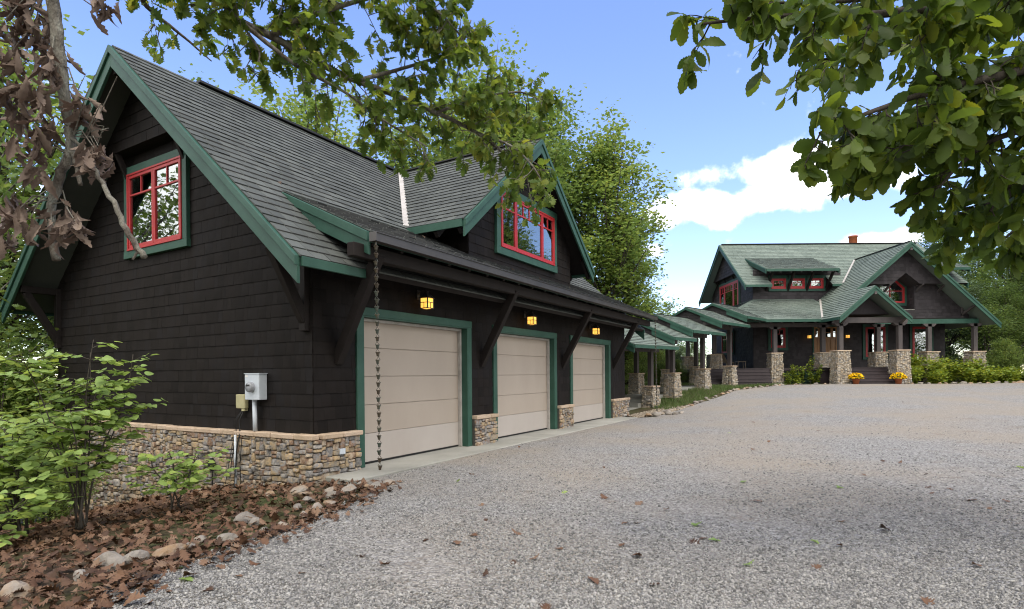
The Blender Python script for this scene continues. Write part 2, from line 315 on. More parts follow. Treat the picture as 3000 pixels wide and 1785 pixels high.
WQ = np.array([(3, 2, 6, 7), (0, 1, 2, 3), (0, 3, 7, 4), (1, 5, 6, 2), (4, 7, 6, 5)])
def cover(O, e1, e2, poly, exp, w0, w1, t, rng, holes=(), gap=.0025, jit=.003):
    O, e1, e2 = (np.array(a, float) for a in (O, e1, e2)); e1 /= np.linalg.norm(e1); e2 /= np.linalg.norm(e2); n = np.cross(e1, e2)
    poly = ccw(poly); mats = []; pr = []
    xs = [p[0] for p in poly]; ys = [p[1] for p in poly]; y = min(ys); ymax = max(ys)
    while y < ymax-.01:
        x = min(xs)-rng.uniform(0, w1)
        while x < max(xs):
            w = rng.uniform(w0, w1); rs = [(x+gap/2, x+w-gap/2, y-rng.uniform(0, jit), y+exp)]; x += w
            for h in holes: rs = subtract(rs, h)
            for x0, x1, y0, y1 in rs:
                if x1-x0 < .008: continue
                q = [(x0, y0), (x1, y0), (x1, y1), (x0, y1)]; tt = t*rng.uniform(.88, 1.12)
                if all(inpoly(a, b, poly) for a, b in q):
                    m = np.eye(4); m[:3, 0] = e1*(x1-x0); m[:3, 1] = e2*(y1-y0); m[:3, 2] = n*tt; m[:3, 3] = O+e1*(x0+x1)/2+e2*y0; mats.append(m)
                else:
                    q = clip(q, poly)
                    if len(q) < 3: continue
                    bk = [O+e1*a+e2*b for a, b in q]; fr = [O+e1*a+e2*b+n*tt*(1-.7*(b-y0)/(y1-y0)) for a, b in q]; k = len(q)
                    pr.append((fr+bk, [tuple(range(k))]+[(i, k+i, k+(i+1) % k, (i+1) % k) for i in range(k)]))
        y += exp
    return mats, pr
SHARED = {}
def shared(key, v, q, mat, smooth, edge=None):
    k = (key, mat.name)
    if k not in SHARED:
        me = mesh_np(key, v, q, smooth); me.materials.append(mat); SHARED[k] = me
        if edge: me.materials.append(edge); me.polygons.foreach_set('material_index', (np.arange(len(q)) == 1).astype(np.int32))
    return SHARED[k]
def emit(par, name, rest, bases, mats, kinds, mat, limit=300, smooth=False, prisms=(), minpx=8, key=None, edge=None):
    """The pieces that show largest become objects of their own (shared meshes); the rest are one joined part."""
    mats = np.array(mats) if len(mats) else np.zeros((0, 4, 4)); kinds = np.zeros(len(mats), int) if kinds is None else np.asarray(kinds, int)
    q = bases[0][1]; og = ORG.get(par)
    if og is not None and len(mats): mats = mats.copy(); mats[:, :3, 3] -= og
    ind = []
    if limit and len(mats):
        mw = np.array(MW.get(par, Matrix())); wp = (mw @ mats)
        pos = wp[:, :3, 3]+.5*wp[:, :3, 1]; Y = np.maximum(pos[:, 1], .2); px = 1500+F*pos[:, 0]/Y; py = YH-F*(pos[:, 2]-EYE)/Y
        sz = np.sqrt(np.linalg.norm(wp[:, :3, 0], axis=1)*np.linalg.norm(wp[:, :3, 1], axis=1)); d = np.linalg.norm(pos-np.array([0, 0, EYE]), axis=1); s = sz/d*F
        s[(px < -10) | (px > 3010) | (py < -10) | (py > 1795) | (pos[:, 1] < .3)] = 0
        o = np.argsort(-s)[:limit]; ind = [i for i in o if s[i] > minpx]
    for i in ind:
        k = kinds[i]; b = bases[k]; ob = bpy.data.objects.new(name, shared((key or name)+'_%d' % k, b[0], b[1], mat, smooth, edge)); link(ob, par); ob.matrix_basis = Matrix(mats[i].tolist())
    rem = np.setdiff1d(np.arange(len(mats)), ind)
    vs = []; nv = len(bases[0][0])
    if len(rem):
        bv = np.array([b[0] for b in bases]); loc = bv[kinds[rem]]
        v = np.einsum('nij,nkj->nki', mats[rem, :3, :3], loc)+mats[rem, None, :3, 3]; V = v.reshape(-1, 3)
        Q = (q[None]+(np.arange(len(rem))*nv)[:, None, None]).reshape(-1, q.shape[1])
    else: V = np.zeros((0, 3)); Q = np.zeros((0, 4), int)
    if prisms:
        lv = V.tolist(); lf = [tuple(a) for a in Q.tolist()]
        for pv, pf in prisms:
            o = len(lv); lv += [tuple(p-og) if og is not None else tuple(p) for p in pv]; lf += [tuple(i+o for i in f) for f in pf]
        if not lv: return None
        me = bpy.data.meshes.new(rest); me.from_pydata(lv, [], lf); me.update()
        if smooth: me.polygons.foreach_set('use_smooth', [True]*len(me.polygons))
    elif len(rem): me = mesh_np(rest, V, Q, smooth)
    else: return None
    me.materials.append(mat); ob = link(bpy.data.objects.new(rest, me), par); ob['kind'] = 'stuff'
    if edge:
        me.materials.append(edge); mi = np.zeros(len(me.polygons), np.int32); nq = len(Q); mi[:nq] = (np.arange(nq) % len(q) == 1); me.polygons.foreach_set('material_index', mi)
    return ob
def stone_bases(n, seed):
    r = np.random.RandomState(seed); out = []
    ang = [(-1, -.72), (-.82, -1), (.8, -1), (1, -.75), (1, .7), (.84, 1), (-.8, 1), (-1, .78)]
    qs = [(i, (i+1) % 8, 8+(i+1) % 8, 8+i) for i in range(8)]+[(8+i, 8+(i+1) % 8, 16+(i+1) % 8, 16+i) for i in range(8)]+[(16, 17, 18, 19), (16, 19, 20, 23), (20, 21, 22, 23)]
    for k in range(n):
        o = np.array(ang)*.5*np.array([1, 1])+r.uniform(-.07, .07, (8, 2)); v = []
        v += [(a, b+.5, 0) for a, b in o]; v += [(a*.99, b*.985+.5, .72+r.uniform(-.14, .1)) for a, b in o]; dx, dy = r.uniform(-.05, .05, 2)
        v += [(a*.88+dx*.6, b*.84+.5+dy*.6, .95+r.uniform(-.2, .2)) for a, b in o]; out.append((np.array(v), np.array(qs)))
    return out
STB = stone_bases(12, 5)
def stones(O, e1, e2, w, h, rng, s=1.0, t=.05, wt=None, lean=0.0, clipf=None):
    """Random ledge-stone packing of a w x h panel; wt = width at the top for battered piers."""
    O, e1, e2 = (np.array(a, float) for a in (O, e1, e2)); e1 = e1/np.linalg.norm(e1); e2 = e2/np.linalg.norm(e2); n = np.cross(e1, e2)
    res = .02; nx = max(2, int(round(w/res))); sky_ = np.zeros(nx); mats = []; kinds = []; wt = wt or w
    for it in range(6000):
        i = int(np.argmin(sky_)); y = sky_[i]
        if y >= h-.02: break
        j = i
        while j < nx and abs(sky_[j]-y) < 1e-6: j += 1
        g = j-i; hh = rng.choice((.045, .055, .06, .07, .08, .09, .11, .15))*s; ww = hh*rng.uniform(1.5, 4.4); ww = min(max(ww, .09*s), .38*s); k = max(2, int(ww/res))
        if g-k < 4: k = g
        if k*res > .4*s: k = max(3, k//2)
        if hh/(k*res) > 2.2: hh = k*res*1.6
        y1 = min(y+hh, h)
        if h-y1 < .035: y1 = h
        k_ = min(k, g); x0, x1 = i*res, (i+k_)*res; sky_[i:i+k_] = y1
        if clipf is not None and not clipf((x0+x1)/2, (y+y1)/2): continue
        f = 1+(wt/w-1)*((y+y1)/2/h); xc = ((x0+x1)/2-w/2)*f+w/2; sw = (x1-x0)*f-.008; sh = (y1-y)-.008
        a = rng.uniform(-.06, .06); c, si = math.cos(a), math.sin(a)
        m = np.eye(4); m[:3, 0] = (e1*c+e2*si)*sw; m[:3, 1] = (-e1*si+e2*c)*sh; m[:3, 2] = n*t*rng.uniform(.55, 1.5); m[:3, 3] = O+e1*xc+e2*(y+.004); mats.append(m); kinds.append(rng.randrange(12))
    return mats, kinds
def leafbase(ws, fold=.25, curl=.6, seed=0, wob=0):
    r = random.Random(seed); n = len(ws); v = []
    ang = 0; y = z = 0.0; st = 1/(n-1)
    for i, w in enumerate(ws):
        v += [(-w, y-w*.15, z+w*fold+r.uniform(-wob, wob)), (0, y, z+r.uniform(-wob, wob)*.5), (w, y-w*.15, z+w*fold+r.uniform(-wob, wob))]
        ang -= curl*st; y += st*math.cos(ang); z += st*math.sin(ang)
    q = []
    for i in range(n-1): q += [(3*i, 3*i+1, 3*i+4, 3*i+3), (3*i+1, 3*i+2, 3*i+5, 3*i+4)]
    return np.array(v), np.array(q)
OAKW = [.015, .05, .2, .1, .3, .13, .40, .19, .3, .12, .2, .0]
OAKL = [leafbase(OAKW, f, c, i, .03) for i, (f, c) in enumerate(((.3, .5), (-.1, .9), (.5, 1.2), (.15, -.3)))]
CHW = [.01, .045, .1, .085, .155, .135, .2, .175, .235, .205, .25, .205, .215, .14, .12, .0]
CHL = [leafbase(CHW, f, c, i, .015) for i, (f, c) in enumerate(((.25, .5), (-.15, .8), (.4, 1.0), (.1, .2)))]
ROL = [leafbase([.03, .34, .46, .47, .41, .27, 0], f, c, i, .015) for i, (f, c) in enumerate(((.15, .3), (-.1, .5), (.25, .2)))]
DEL = [leafbase([.01, .03, .08, .07, .13, .1, .15, .11, .13, .06, .05, 0], f, c, i+9, .035) for i, (f, c) in enumerate(((1.3, 1.0), (-1.5, .8), (1.8, 1.6), (-.9, 1.2)))]
LIT = [leafbase(OAKW, f, c, i+19, .05) for i, (f, c) in enumerate(((.35, .5), (-.4, -.6), (.6, 1.0), (.1, .3)))]
FARL = [leafbase([.02, .42, 0], f, c, i) for i, (f, c) in enumerate(((.3, .5), (-.2, .8)))]
def lmats(P, size, rs, droop=.3, flat=.6, jit=.25):
    """Leaf matrices at points P: random heading, tip drooping, blade mostly facing up."""
    n = len(P); a = rs.uniform(0, 2*np.pi, n); d = np.stack([np.cos(a), np.sin(a), -droop+rs.normal(0, jit, n)], 1); d /= np.linalg.norm(d, axis=1)[:, None]
    up = np.stack([rs.normal(0, 1-flat+.05, n), rs.normal(0, 1-flat+.05, n), np.ones(n)*flat+.15], 1)
    x = np.cross(d, up); x /= np.linalg.norm(x, axis=1)[:, None]+1e-9; z = np.cross(x, d); s = size*rs.uniform(.65, 1.2, n)
    m = np.zeros((n, 4, 4)); m[:, 3, 3] = 1; m[:, :3, 0] = x*s[:, None]; m[:, :3, 1] = d*s[:, None]; m[:, :3, 2] = z*s[:, None]; m[:, :3, 3] = P; return m
# ------------------------------------------------------------------ ground
GA = np.array([math.sin(.5312), math.cos(.5312)]); GB = np.array([-math.cos(.5312), math.sin(.5312)]); GC = np.array([-2.9777, 8.374])
def g2w(u, w): p = GC+GA*u+GB*w; return float(p[0]), float(p[1])
CP = [(0, 0, 0), (0, 3, 0), (3, 4, 0), (-2, 4.5, 0), (6, 0, .05), (10, 5, .12), (0, -8, 0), (-1.8, 7.9, -.03), (5, 14, .06), (8, 18, .22), (12, 22, .48), (16, 26, .74), (10, 12, .12), (20, 20, .5), (30, 27, .84), (14, 28.6, .83), (19, 29.3, .86), (26, 29.5, .86), (36, 30, .84), (24, 33, .86), (15, 34, .86), (15, 42, .86), (28, 42, .8),
      (5.97, 24.3, .06), (7.31, 25.6, .44), (9.43, 27.7, .76), (11.6, 29.9, .82), (7.06, 23.1, .15), (9.2, 25.2, .4), (12.3, 28.9, .72), (4, 29, .55), (8, 34, .8), (-.5, 33, -.2), (-5.2, 6.4, -.28), (-4, 5, -.08), (-3.6, 4, -.02), (-2.7, 3.6, 0), (-8, 5, -.8), (-14, 12, -2.6), (-12, 3, -1.4), (-14, -6, -1.5), (-11, 15, -2.2), (-9, 22, -1.6), (-20, 20, -4), (-6, 32, -1.6), (14, -8, .2), (40, 10, .6), (42, 44, -.5), (0, 45, -1.5), (14, 52, -.8), (-25, 0, -4), (5, -25, -.5)]
for u, z in ((0, -.03), (3, -.02), (6, -.02), (9, -.02), (12.5, -.02)): CP.append((*g2w(u, -.9), z))
for u, w, z in ((-.3, .4, -.15), (-.3, 3.2, -.55), (-.3, 6.5, -1.3), (-.3, 9, -1.9), (5, 4, -.3), (10, 4, -.2), (6, 10, -1.2)): CP.append((*g2w(u, w), z))
CP = np.array(CP)
def _u(r): return np.where(r > 1e-9, r*r*np.log(np.maximum(r, 1e-9)), 0)
_K = _u(np.linalg.norm(CP[:, None, :2]-CP[None, :, :2], axis=2))+np.eye(len(CP))*.6
_P = np.hstack([np.ones((len(CP), 1)), CP[:, :2]])
_S = np.linalg.solve(np.block([[_K, _P], [_P.T, np.zeros((3, 3))]]), np.r_[CP[:, 2], 0, 0, 0])
def gh(x, y):
    x = np.asarray(x, float); y = np.asarray(y, float); p = np.stack([x.ravel(), y.ravel()], 1)
    z = _u(np.linalg.norm(p[:, None]-CP[None, :, :2], axis=2)) @ _S[:len(CP)]+_S[-3]+p @ _S[-2:]
    d = np.hypot(p[:, 0]-6, p[:, 1]-18); t = np.clip((d-34)/40, 0, 1); t = t*t*(3-2*t)
    z = z*(1-t)+(-3.5)*t
    return z.reshape(x.shape) if x.shape else float(z[0])
def sheet(name, xs, ys, mat, dz=0, kind='structure'):
    X, Y = np.meshgrid(xs, ys, indexing='ij'); Z = gh(X, Y)+dz; nx, ny = X.shape; i = np.arange(nx*ny).reshape(nx, ny)
    q = np.stack([i[:-1, :-1], i[1:, :-1], i[1:, 1:], i[:-1, 1:]], -1).reshape(-1, 4)
    me = mesh_np(name, np.stack([X, Y, Z], -1).reshape(-1, 3), q, True); me.materials.append(mat); return tag(link(bpy.data.objects.new(name, me)), kind=kind)
def nonuni(a, b, c, d, s1, s2):
    return np.r_[np.geomspace(b-a+1, 1, s2)*-1+1+b, np.linspace(b, c, s1)[1:-1], c+np.geomspace(1, d-c+1, s2)-1]
GXS, GYS = nonuni(-900, -22, 44, 900, 80, 16), nonuni(-900, -12, 48, 900, 80, 16)
_gx, _gy = np.meshgrid(GXS, GYS, indexing='ij')
sheet('ground', GXS, GYS, M_['soil'], -.02)
def patch(name, poly, step, mat, dz, jit=.0, kind='structure', seed=1):
    r = random.Random(seed); P = []
    for i in range(len(poly)):
        a, b = np.array(poly[i]), np.array(poly[(i+1) % len(poly)]); d = np.linalg.norm(b-a); k = max(1, int(d/min(step, .35)))
        nrm = np.array([-(b-a)[1], (b-a)[0]])/max(d, 1e-6)
        for j in range(k): P.append(tuple(a+(b-a)*j/k+nrm*r.uniform(-jit, jit)*(0 < j < k)))
    nb = len(P); mn = np.min(P, 0); mxx = np.max(P, 0); pa = np.array(P)
    for x in np.arange(mn[0]+step/2, mxx[0], step):
        for y in np.arange(mn[1]+step/2, mxx[1], step):
            if inside(x, y, pa) and np.min(np.hypot(pa[:, 0]-x, pa[:, 1]-y)) > step*.35: P.append((x, y))
    v, e, f, *_ = delaunay_2d_cdt([Vector(p) for p in P], [(i, (i+1) % nb) for i in range(nb)], [], 1, 1e-5)
    z = gh(np.array([p[0] for p in v]), np.array([p[1] for p in v]))+dz
    me = bpy.data.meshes.new(name); me.from_pydata([(p[0], p[1], float(zz)) for p, zz in zip(v, z)], [], f); me.update()
    if len(me.polygons) and me.polygons[0].normal.z < 0: me.flip_normals()
    me.polygons.foreach_set('use_smooth', [True]*len(me.polygons)); me.materials.append(mat); return tag(link(bpy.data.objects.new(name, me)), kind=kind)
def inside(x, y, P):
    a = P; b = np.roll(P, -1, 0); c = (a[:, 1] > y) != (b[:, 1] > y)
    xx = (b[:, 0]-a[:, 0])*(y-a[:, 1])/np.where(b[:, 1] == a[:, 1], 1e-9, b[:, 1]-a[:, 1])+a[:, 0]; return bool(np.sum(c & (x < xx)) % 2)
EDGE = [(-2.6, -9), (-2.5, 1.5), (-2.7, 3.64), (-2.82, 4.05), (-2.7, 4.54), (-2.43, 4.91), (-2.18, 5.56), (-1.97, 6.31), (-1.86, 7.3), (-1.95, 7.83)]
DRIVE = EDGE+[g2w(.3, -.72), g2w(13.1, -.72), (5.0, 19.3), (6.2, 21.4), (7.3, 22.9), (9.2, 25.1), (11.2, 27.4), (12.6, 28.7), (14.2, 29.05), (18, 29.3), (21, 29.35), (24, 29.15), (28, 28.9), (36, 28.6), (44, 26), (44, -9)]
patch('driveway', DRIVE, .8, M_['gravel'], .004, .06)
DP = np.array(DRIVE)
LAWN = [(6.2, 21.9), (7.2, 23.2), (9.0, 25.3), (11.0, 27.6), (12.4, 28.9), (12.0, 29.4), (10.4, 28.0), (8.4, 26.0), (6.9, 24.4), (6.0, 23.0)]
# ------------------------------------------------------------------ roof / wall helpers
def rake(p0, p1, nrm, t, h0, h1, name, mat, par, drop0=0):
    p0, p1, nrm = (np.array(a, float) for a in (p0, p1, nrm)); z = np.array([0, 0, 1.0])
    return MB().prism([p0-z*h0, p1-z*h0, p1-z*h1, p0-z*h1], nrm*t).build(name, mat, par, bevel=.006)
def slab(poly, t, name, mat, par):
    P = [np.array(p, float) for p in poly]; n = np.cross(P[1]-P[0], P[2]-P[0]); n /= np.linalg.norm(n)
    if n[2] < 0: n = -n
    return MB().prism([p-n*.004 for p in P], -n*t).build(name, mat, par)
def window(par, O, e1, n, x0, x1, z0, z1, sashes, tw=.13, mat_t='green', red=.05, rows=.27, curtain=None, glow=None, name='window', top=None, headw=None):
    """Trim board frame as the part; red sashes, panes and curtains are its pieces."""
    O, e1, n = (np.array(a, float) for a in (O, e1, n)); e1 = e1/np.linalg.norm(e1); n = n/np.linalg.norm(n); z = np.array([0, 0, 1.0])
    def bx(mb, a, b, c, d, d0, d1):
        vs = [O+e1*x+z*y+n*k for k in (d0, d1) for x, y in ((a, c), (b, c), (b, d), (a, d))]
        return mb.add(vs, [(3, 2, 1, 0), (4, 5, 6, 7), (0, 1, 5, 4), (1, 2, 6, 5), (2, 3, 7, 6), (3, 0, 4, 7)])
    T = MB(); hw = headw or tw
    bx(T, x0, x0+tw, z0+tw, z1-hw, .0, .075); bx(T, x1-tw, x1, z0+tw, z1-hw, 0, .075); bx(T, x0-.015, x1+.015, z1-hw, z1, 0, .085); bx(T, x0-.012, x1+.012, z0, z0+tw, 0, .082)
    wo_ = T.build(name, M_[mat_t], par, bevel=.005)
    B = MB(); bx(B, x0+tw, x1-tw, z0+tw, z1-hw, .012, .02); B.build('unlit_backing', M_['dark'], wo_)
    a0, a1, b0, b1 = x0+tw, x1-tw, z0+tw, z1-hw; tot = sum(s[0] for s in sashes); x = a0
    Fm = MB(); bx(Fm, a0, a1, b1-red*.7, b1, .03, .095); bx(Fm, a0, a1, b0, b0+red*.7, .03, .1)
    bx(Fm, a0, a0+red*.7, b0+red*.7, b1-red*.7, .03, .095); bx(Fm, a1-red*.7, a1, b0+red*.7, b1-red*.7, .03, .095); Fm.build('window_frame', M_['red'], wo_, bevel=.004)
    a0 += red*.7; a1 -= red*.7; b0 += red*.7; b1 -= red*.7; wtot = a1-a0; x = a0
    for sw, nl in sashes:
        w = wtot*sw/tot; xa, xb = x, x+w; x = xb; s = MB(); r = red
        bx(s, xa+.003, xa+r, b0, b1, .035, .08); bx(s, xb-r, xb-.003, b0, b1, .035, .08); bx(s, xa+r, xb-r, b1-r, b1, .035, .08); bx(s, xa+r, xb-r, b0, b0+r*1.2, .035, .08)
        if nl:
            zt = b1-(b1-b0)*rows; bx(s, xa+r, xb-r, zt-.016, zt+.016, .037, .074)
            for k in range(1, nl): xm = xa+r+(xb-xa-2*r)*k/nl; bx(s, xm-.012, xm+.012, zt+.016, b1-r, .037, .072)
        s.build('sash', M_['red'], wo_)
        g = MB(); bx(g, xa+r*.8, xb-r*.8, b0+r, b1-r*.8, .05, .054); g.build('pane', M_['glass'], wo_)
    if curtain:
        for ca, cb in curtain:
            c = MB(); k = 16; zz = (b0+.02, b1-.02); vs = []
            for y in zz:
                for i in range(k+1): vs.append(O+e1*(ca+(cb-ca)*i/k)+z*y+n*(.034+.007*math.sin(i*2.1)))
            c.add(vs, [(i, i+1, i+k+2, i+k+1) for i in range(k)]); c.build('curtain', M_['curtain'], wo_, True)
    return wo_
def lantern(loc, rz, label, group, s=1.0, org=None):
    e = empty('wall_lantern', loc, rz, label, 'lantern', group)   # local -y points away from the wall, wall plane at y=+.25*s
    h = .1*s; b = MB(); b.box(-.05*s, .05*s, .235*s, .25*s, .09*s, .3*s); b.tube([(0, .24*s, .2*s), (0, .16*s, .29*s), (0, .05*s, .3*s), (0, 0, .25*s)], .014*s, 6); b.build('arm', M_['gutter'], e)
    r = MB(); P = [(-.13*s, -.13*s, .1*s), (.13*s, -.13*s, .1*s), (.13*s, .13*s, .1*s), (-.13*s, .13*s, .1*s), (-.03*s, -.03*s, .235*s), (.03*s, -.03*s, .235*s), (.03*s, .03*s, .235*s), (-.03*s, .03*s, .235*s)]
    r.add(P, [(3, 2, 1, 0), (4, 5, 6, 7), (0, 1, 5, 4), (1, 2, 6, 5), (2, 3, 7, 6), (3, 0, 4, 7)]); r.box(-.035*s, .035*s, -.035*s, .035*s, .235*s, .26*s); r.build('lantern_roof', M_['gutter'], e)
    f = MB(); z0, z1 = -.12*s, .1*s; w = .007*s
    for x, y in ((-h, -h), (h, -h), (h, h), (-h, h)): f.box(x-w*1.4, x+w*1.4, y-w*1.4, y+w*1.4, z0, z1)
    for k in range(4):
        c, sn = (1, 0) if k % 2 == 0 else (0, 1); sg = -1 if k in (0, 3) else 1
        def bar(a, b, za, zb):
            if c: f.box(a, b, sg*h-w, sg*h+w, za, zb)
            else: f.box(sg*h-w, sg*h+w, a, b, za, zb)
        bar(-h, h, z0-w, z0+w*1.6); bar(-h, h, .0, .014*s); bar(-w*.8, w*.8, z0, .0)
    f.build('lantern_frame', M_['gutter'], e)
    for k, (x0, x1, y0, y1) in enumerate(((-h, h, -h+.002, -h+.005), (-h, h, h-.005, h-.002), (-h+.002, -h+.005, -h, h), (h-.005, h-.002, -h, h))):
        MB().box(x0, x1, y0, y1, z0, z1-.002).build('lantern_pane', M_['lamp'], e)
    MB().box(-h+.006, h-.006, -h+.006, h-.006, z0, z0+.003).build('lantern_pane', M_['lamp'], e)
    return e
# ------------------------------------------------------------------ garage (local x along the doors, y back, z up from the slab)
rg = random.Random(11)
G = empty('garage', (GC[0], GC[1], 0), math.pi/2-.5312, 'large black-shingled three-door garage with steep gable roof and street-side dormer', 'garage')
UE, WB, ZC = 13.98, 8.43, .64      # wall length, depth, top of the stone base
DOORS = [(.842, 4.114), (4.988, 8.26), (9.174, 12.446)]; TT = 2.64; TW = .14
RS = .874; RE = (-.65, 3.11); RR = (WB/2, 3.11+.874*(WB/2+.65)); X0, X1 = -.74, 14.28
# walls
fw = MB(); xs = [0]+[v for a, b in DOORS for v in (a+TW, b-TW)]+[UE]
for i in range(0, len(xs), 2): fw.box(xs[i], xs[i+1], 0, .3, -.1, TT-TW)
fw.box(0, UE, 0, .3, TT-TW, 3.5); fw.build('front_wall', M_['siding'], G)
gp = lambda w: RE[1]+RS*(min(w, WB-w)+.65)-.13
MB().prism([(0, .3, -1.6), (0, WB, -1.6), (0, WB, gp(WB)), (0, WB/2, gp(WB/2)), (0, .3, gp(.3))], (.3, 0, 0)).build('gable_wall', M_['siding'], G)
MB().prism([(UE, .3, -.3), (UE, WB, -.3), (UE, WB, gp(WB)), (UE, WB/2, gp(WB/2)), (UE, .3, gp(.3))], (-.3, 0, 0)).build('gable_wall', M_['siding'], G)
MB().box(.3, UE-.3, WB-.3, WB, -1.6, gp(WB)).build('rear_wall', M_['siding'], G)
BUMP = 5.84
bp = [(-.25, w, z) for w, z in ((WB/2, gp(WB/2)), ((BUMP-gp(0))/RS, BUMP), (WB-(BUMP-gp(0))/RS, BUMP))]
MB().prism(bp, (.25, 0, 0)).build('gable_overhang', M_['siding'], G)
mats = []; pr = []
def addc(r):
    mats.extend(r[0]); pr.extend(r[1])
holes = [(a+.01, b-.01, -1, TT-.01) for a, b in DOORS]
addc(cover((0, -.002, ZC), (1, 0, 0), (0, 0, 1), [(0, 0), (UE, 0), (UE, 2.86), (0, 2.86)], .2, .1, .26, .016, rg, [(h[0], h[1], -1, h[3]-ZC) for h in holes]))
GW = (3.15, 5.3, 3.83, 5.6)
wh = (-GW[1]+.02, -GW[0]-.02, GW[2]-ZC+.02, GW[3]-ZC-.02)
addc(cover((-.002, 0, ZC), (0, -1, 0), (0, 0, 1), [(-WB, 0), (0, 0), (0, gp(0)-ZC), (-WB/2, gp(WB/2)-ZC), (-WB, gp(0)-ZC)], .2, .1, .27, .016, rg, [wh]))
addc(cover((-.252, 0, BUMP), (0, -1, 0), (0, 0, 1), [(-p[1], p[2]-BUMP) for p in bp], .2, .1, .27, .016, rg))
# dormer
DX0, DX1, DXC, DZR, DZE, DE0, DY = 4.09, 9.26, 6.675, RR[1], 4.6, 3.33, -.4
ds = (DZR-DZE)/(DXC-DE0); dg = lambda x: DZR-ds*abs(x-DXC)-.12
MB().prism([(DX0, 0, 3.9), (DX1, 0, 3.9), (DX1, 0, dg(DX1)), (DXC, 0, dg(DXC)), (DX0, 0, dg(DX0))], (0, 3.6, 0)).build('dormer_wall', M_['siding'], G)
DW = (5.12, 8.24, 4.29, 5.93)
addc(cover((0, -.002, 3.95), (1, 0, 0), (0, 0, 1), [(DX0, 0), (DX1, 0), (DX1, dg(DX1)-3.95), (DXC, dg(DXC)-3.95), (DX0, dg(DX0)-3.95)], .2, .1, .26, .016, rg, [(DW[0]+.02, DW[1]-.02, DW[2]-3.93, DW[3]-3.97)]))
addc(cover((DX0-.002, 0, 3.95), (0, -1, 0), (0, 0, 1), [(-1.6, 0), (0, 0), (0, dg(DX0)-3.95), (-1.6, dg(DX0)-3.95)], .2, .1, .26, .016, rg))
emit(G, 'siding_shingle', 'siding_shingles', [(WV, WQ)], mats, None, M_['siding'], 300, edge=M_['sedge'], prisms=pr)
window(G, (0, -.012, 0), (1, 0, 0), (0, -1, 0), *DW, [(.68, 2), (1.42, 4), (.68, 2)], .17, red=.055, curtain=[(7.62, 7.98)])
window(G, (-.012, 0, 0), (0, -1, 0), (-1, 0, 0), -GW[1], -GW[0], GW[2], GW[3], [(1, 2), (1, 2)], .14, red=.055, curtain=[(-5.05, -4.72)])
# doors
for i, (a, b) in enumerate(DOORS):
    t = MB(); t.box(a, a+TW, -.05, 0, 0, TT-TW); t.box(b-TW, b, -.05, 0, 0, TT-TW); t.box(a-.01, b+.01, -.055, 0, TT-TW, TT); t.build('door_trim', M_['green'], G, bevel=.006)
    j = MB(); j.box(a+TW-.003, a+TW+.02, -.045, .17, 0, TT-TW-.02); j.box(b-TW-.02, b-TW+.003, -.045, .17, 0, TT-TW-.02); j.box(a+TW, b-TW, -.045, .17, TT-TW-.02, TT-TW+.003); j.build('door_jamb', M_['green'], G)
    s = MB(); s.box(b-TW-.07, b-TW-.022, .1, .165, 0, TT-TW-.025); s.box(a+TW+.022, a+TW+.07, .1, .165, 0, TT-TW-.025); s.box(a+TW+.07, b-TW-.07, .1, .165, TT-TW-.07, TT-TW-.025); s.build('weather_strip', M_['flash'], G)
    d = MB().box(a+TW+.02, b-TW-.02, .2, .235, .0, TT-TW-.02).build('garage_door', M_['door'], G); hgt = (TT-TW-.06)/5
    for k in range(5):
        MB().box(a+TW+.025, b-TW-.025, .172, .2, .035+k*hgt, .035+(k+1)*hgt-.007).build('panel', M_['door2'] if k == 0 else M_['door'], d, bevel=.004)
    MB().box(a+TW+.03, b-TW-.03, .17, .2, .004, .034).build('bottom_seal', M_['black'], d)
# stone base
SM = []; SK = []
def adds(r): SM.extend(r[0]); SK.extend(r[1])
base = MB().box(-.1, 0, -.1, WB+.05, -1.75, ZC-.085).build('stone_base', M_['mortar'], G); bits = [(0, DOORS[0][0]-.015), (DOORS[0][1]+.012, DOORS[1][0]-.015), (DOORS[1][1]+.012, DOORS[2][0]-.015), (DOORS[2][1]+.012, UE+.1)]
for i, (a, b) in enumerate(bits): MB().box(a, b, -.1, -.003, -.3 if i == 0 else -.03, ZC-.085).build('stone_base', M_['mortar'], G)
wgz = lambda w: gh(*g2w(-.15, w))-.05
adds(stones((-.1, WB+.05, -1.6), (0, -1, 0), (0, 0, 1), WB+.15, ZC-.085+1.6, rg, 1.0, .05, clipf=lambda x, y: -1.6+y > wgz(WB+.05-x)-.14))
for i, (a, b) in enumerate(bits):
    z0 = -.25 if i == 0 else -.03; adds(stones((a-(.1 if i == 0 else 0), -.1, z0), (1, 0, 0), (0, 0, 1), b-a+(.1 if i == 0 else 0), ZC-.085-z0, rg, 1.0 if i == 0 else .9, .045))
emit(base, 'stone', 'stones', STB, SM, SK, M_['stone'], 300, False)
# sandstone caps, one by one
w = -.14
while w < WB:
    l_ = rg.uniform(.26, .55); MB().box(-.155-rg.uniform(0, .02), -.004, w+.004, min(w+l_, WB+.1), ZC-.083, ZC-rg.uniform(.0, .012)).build('cap_stone', M_['cap'], base, bevel=.012); w += l_
for i, (a, b) in enumerate(bits):
    x = a+(.03 if i == 0 else -.0); e = b+.02
    while x < e-.05:
        l_ = rg.uniform(.32, .6); l_ = l_ if e-x-l_ > .15 else e-x; MB().box(x+.004, x+l_, -.165-rg.uniform(0, .015), -.006, ZC-.083, ZC-rg.uniform(0, .012)).build('cap_stone', M_['cap'], base, bevel=.012); x += l_
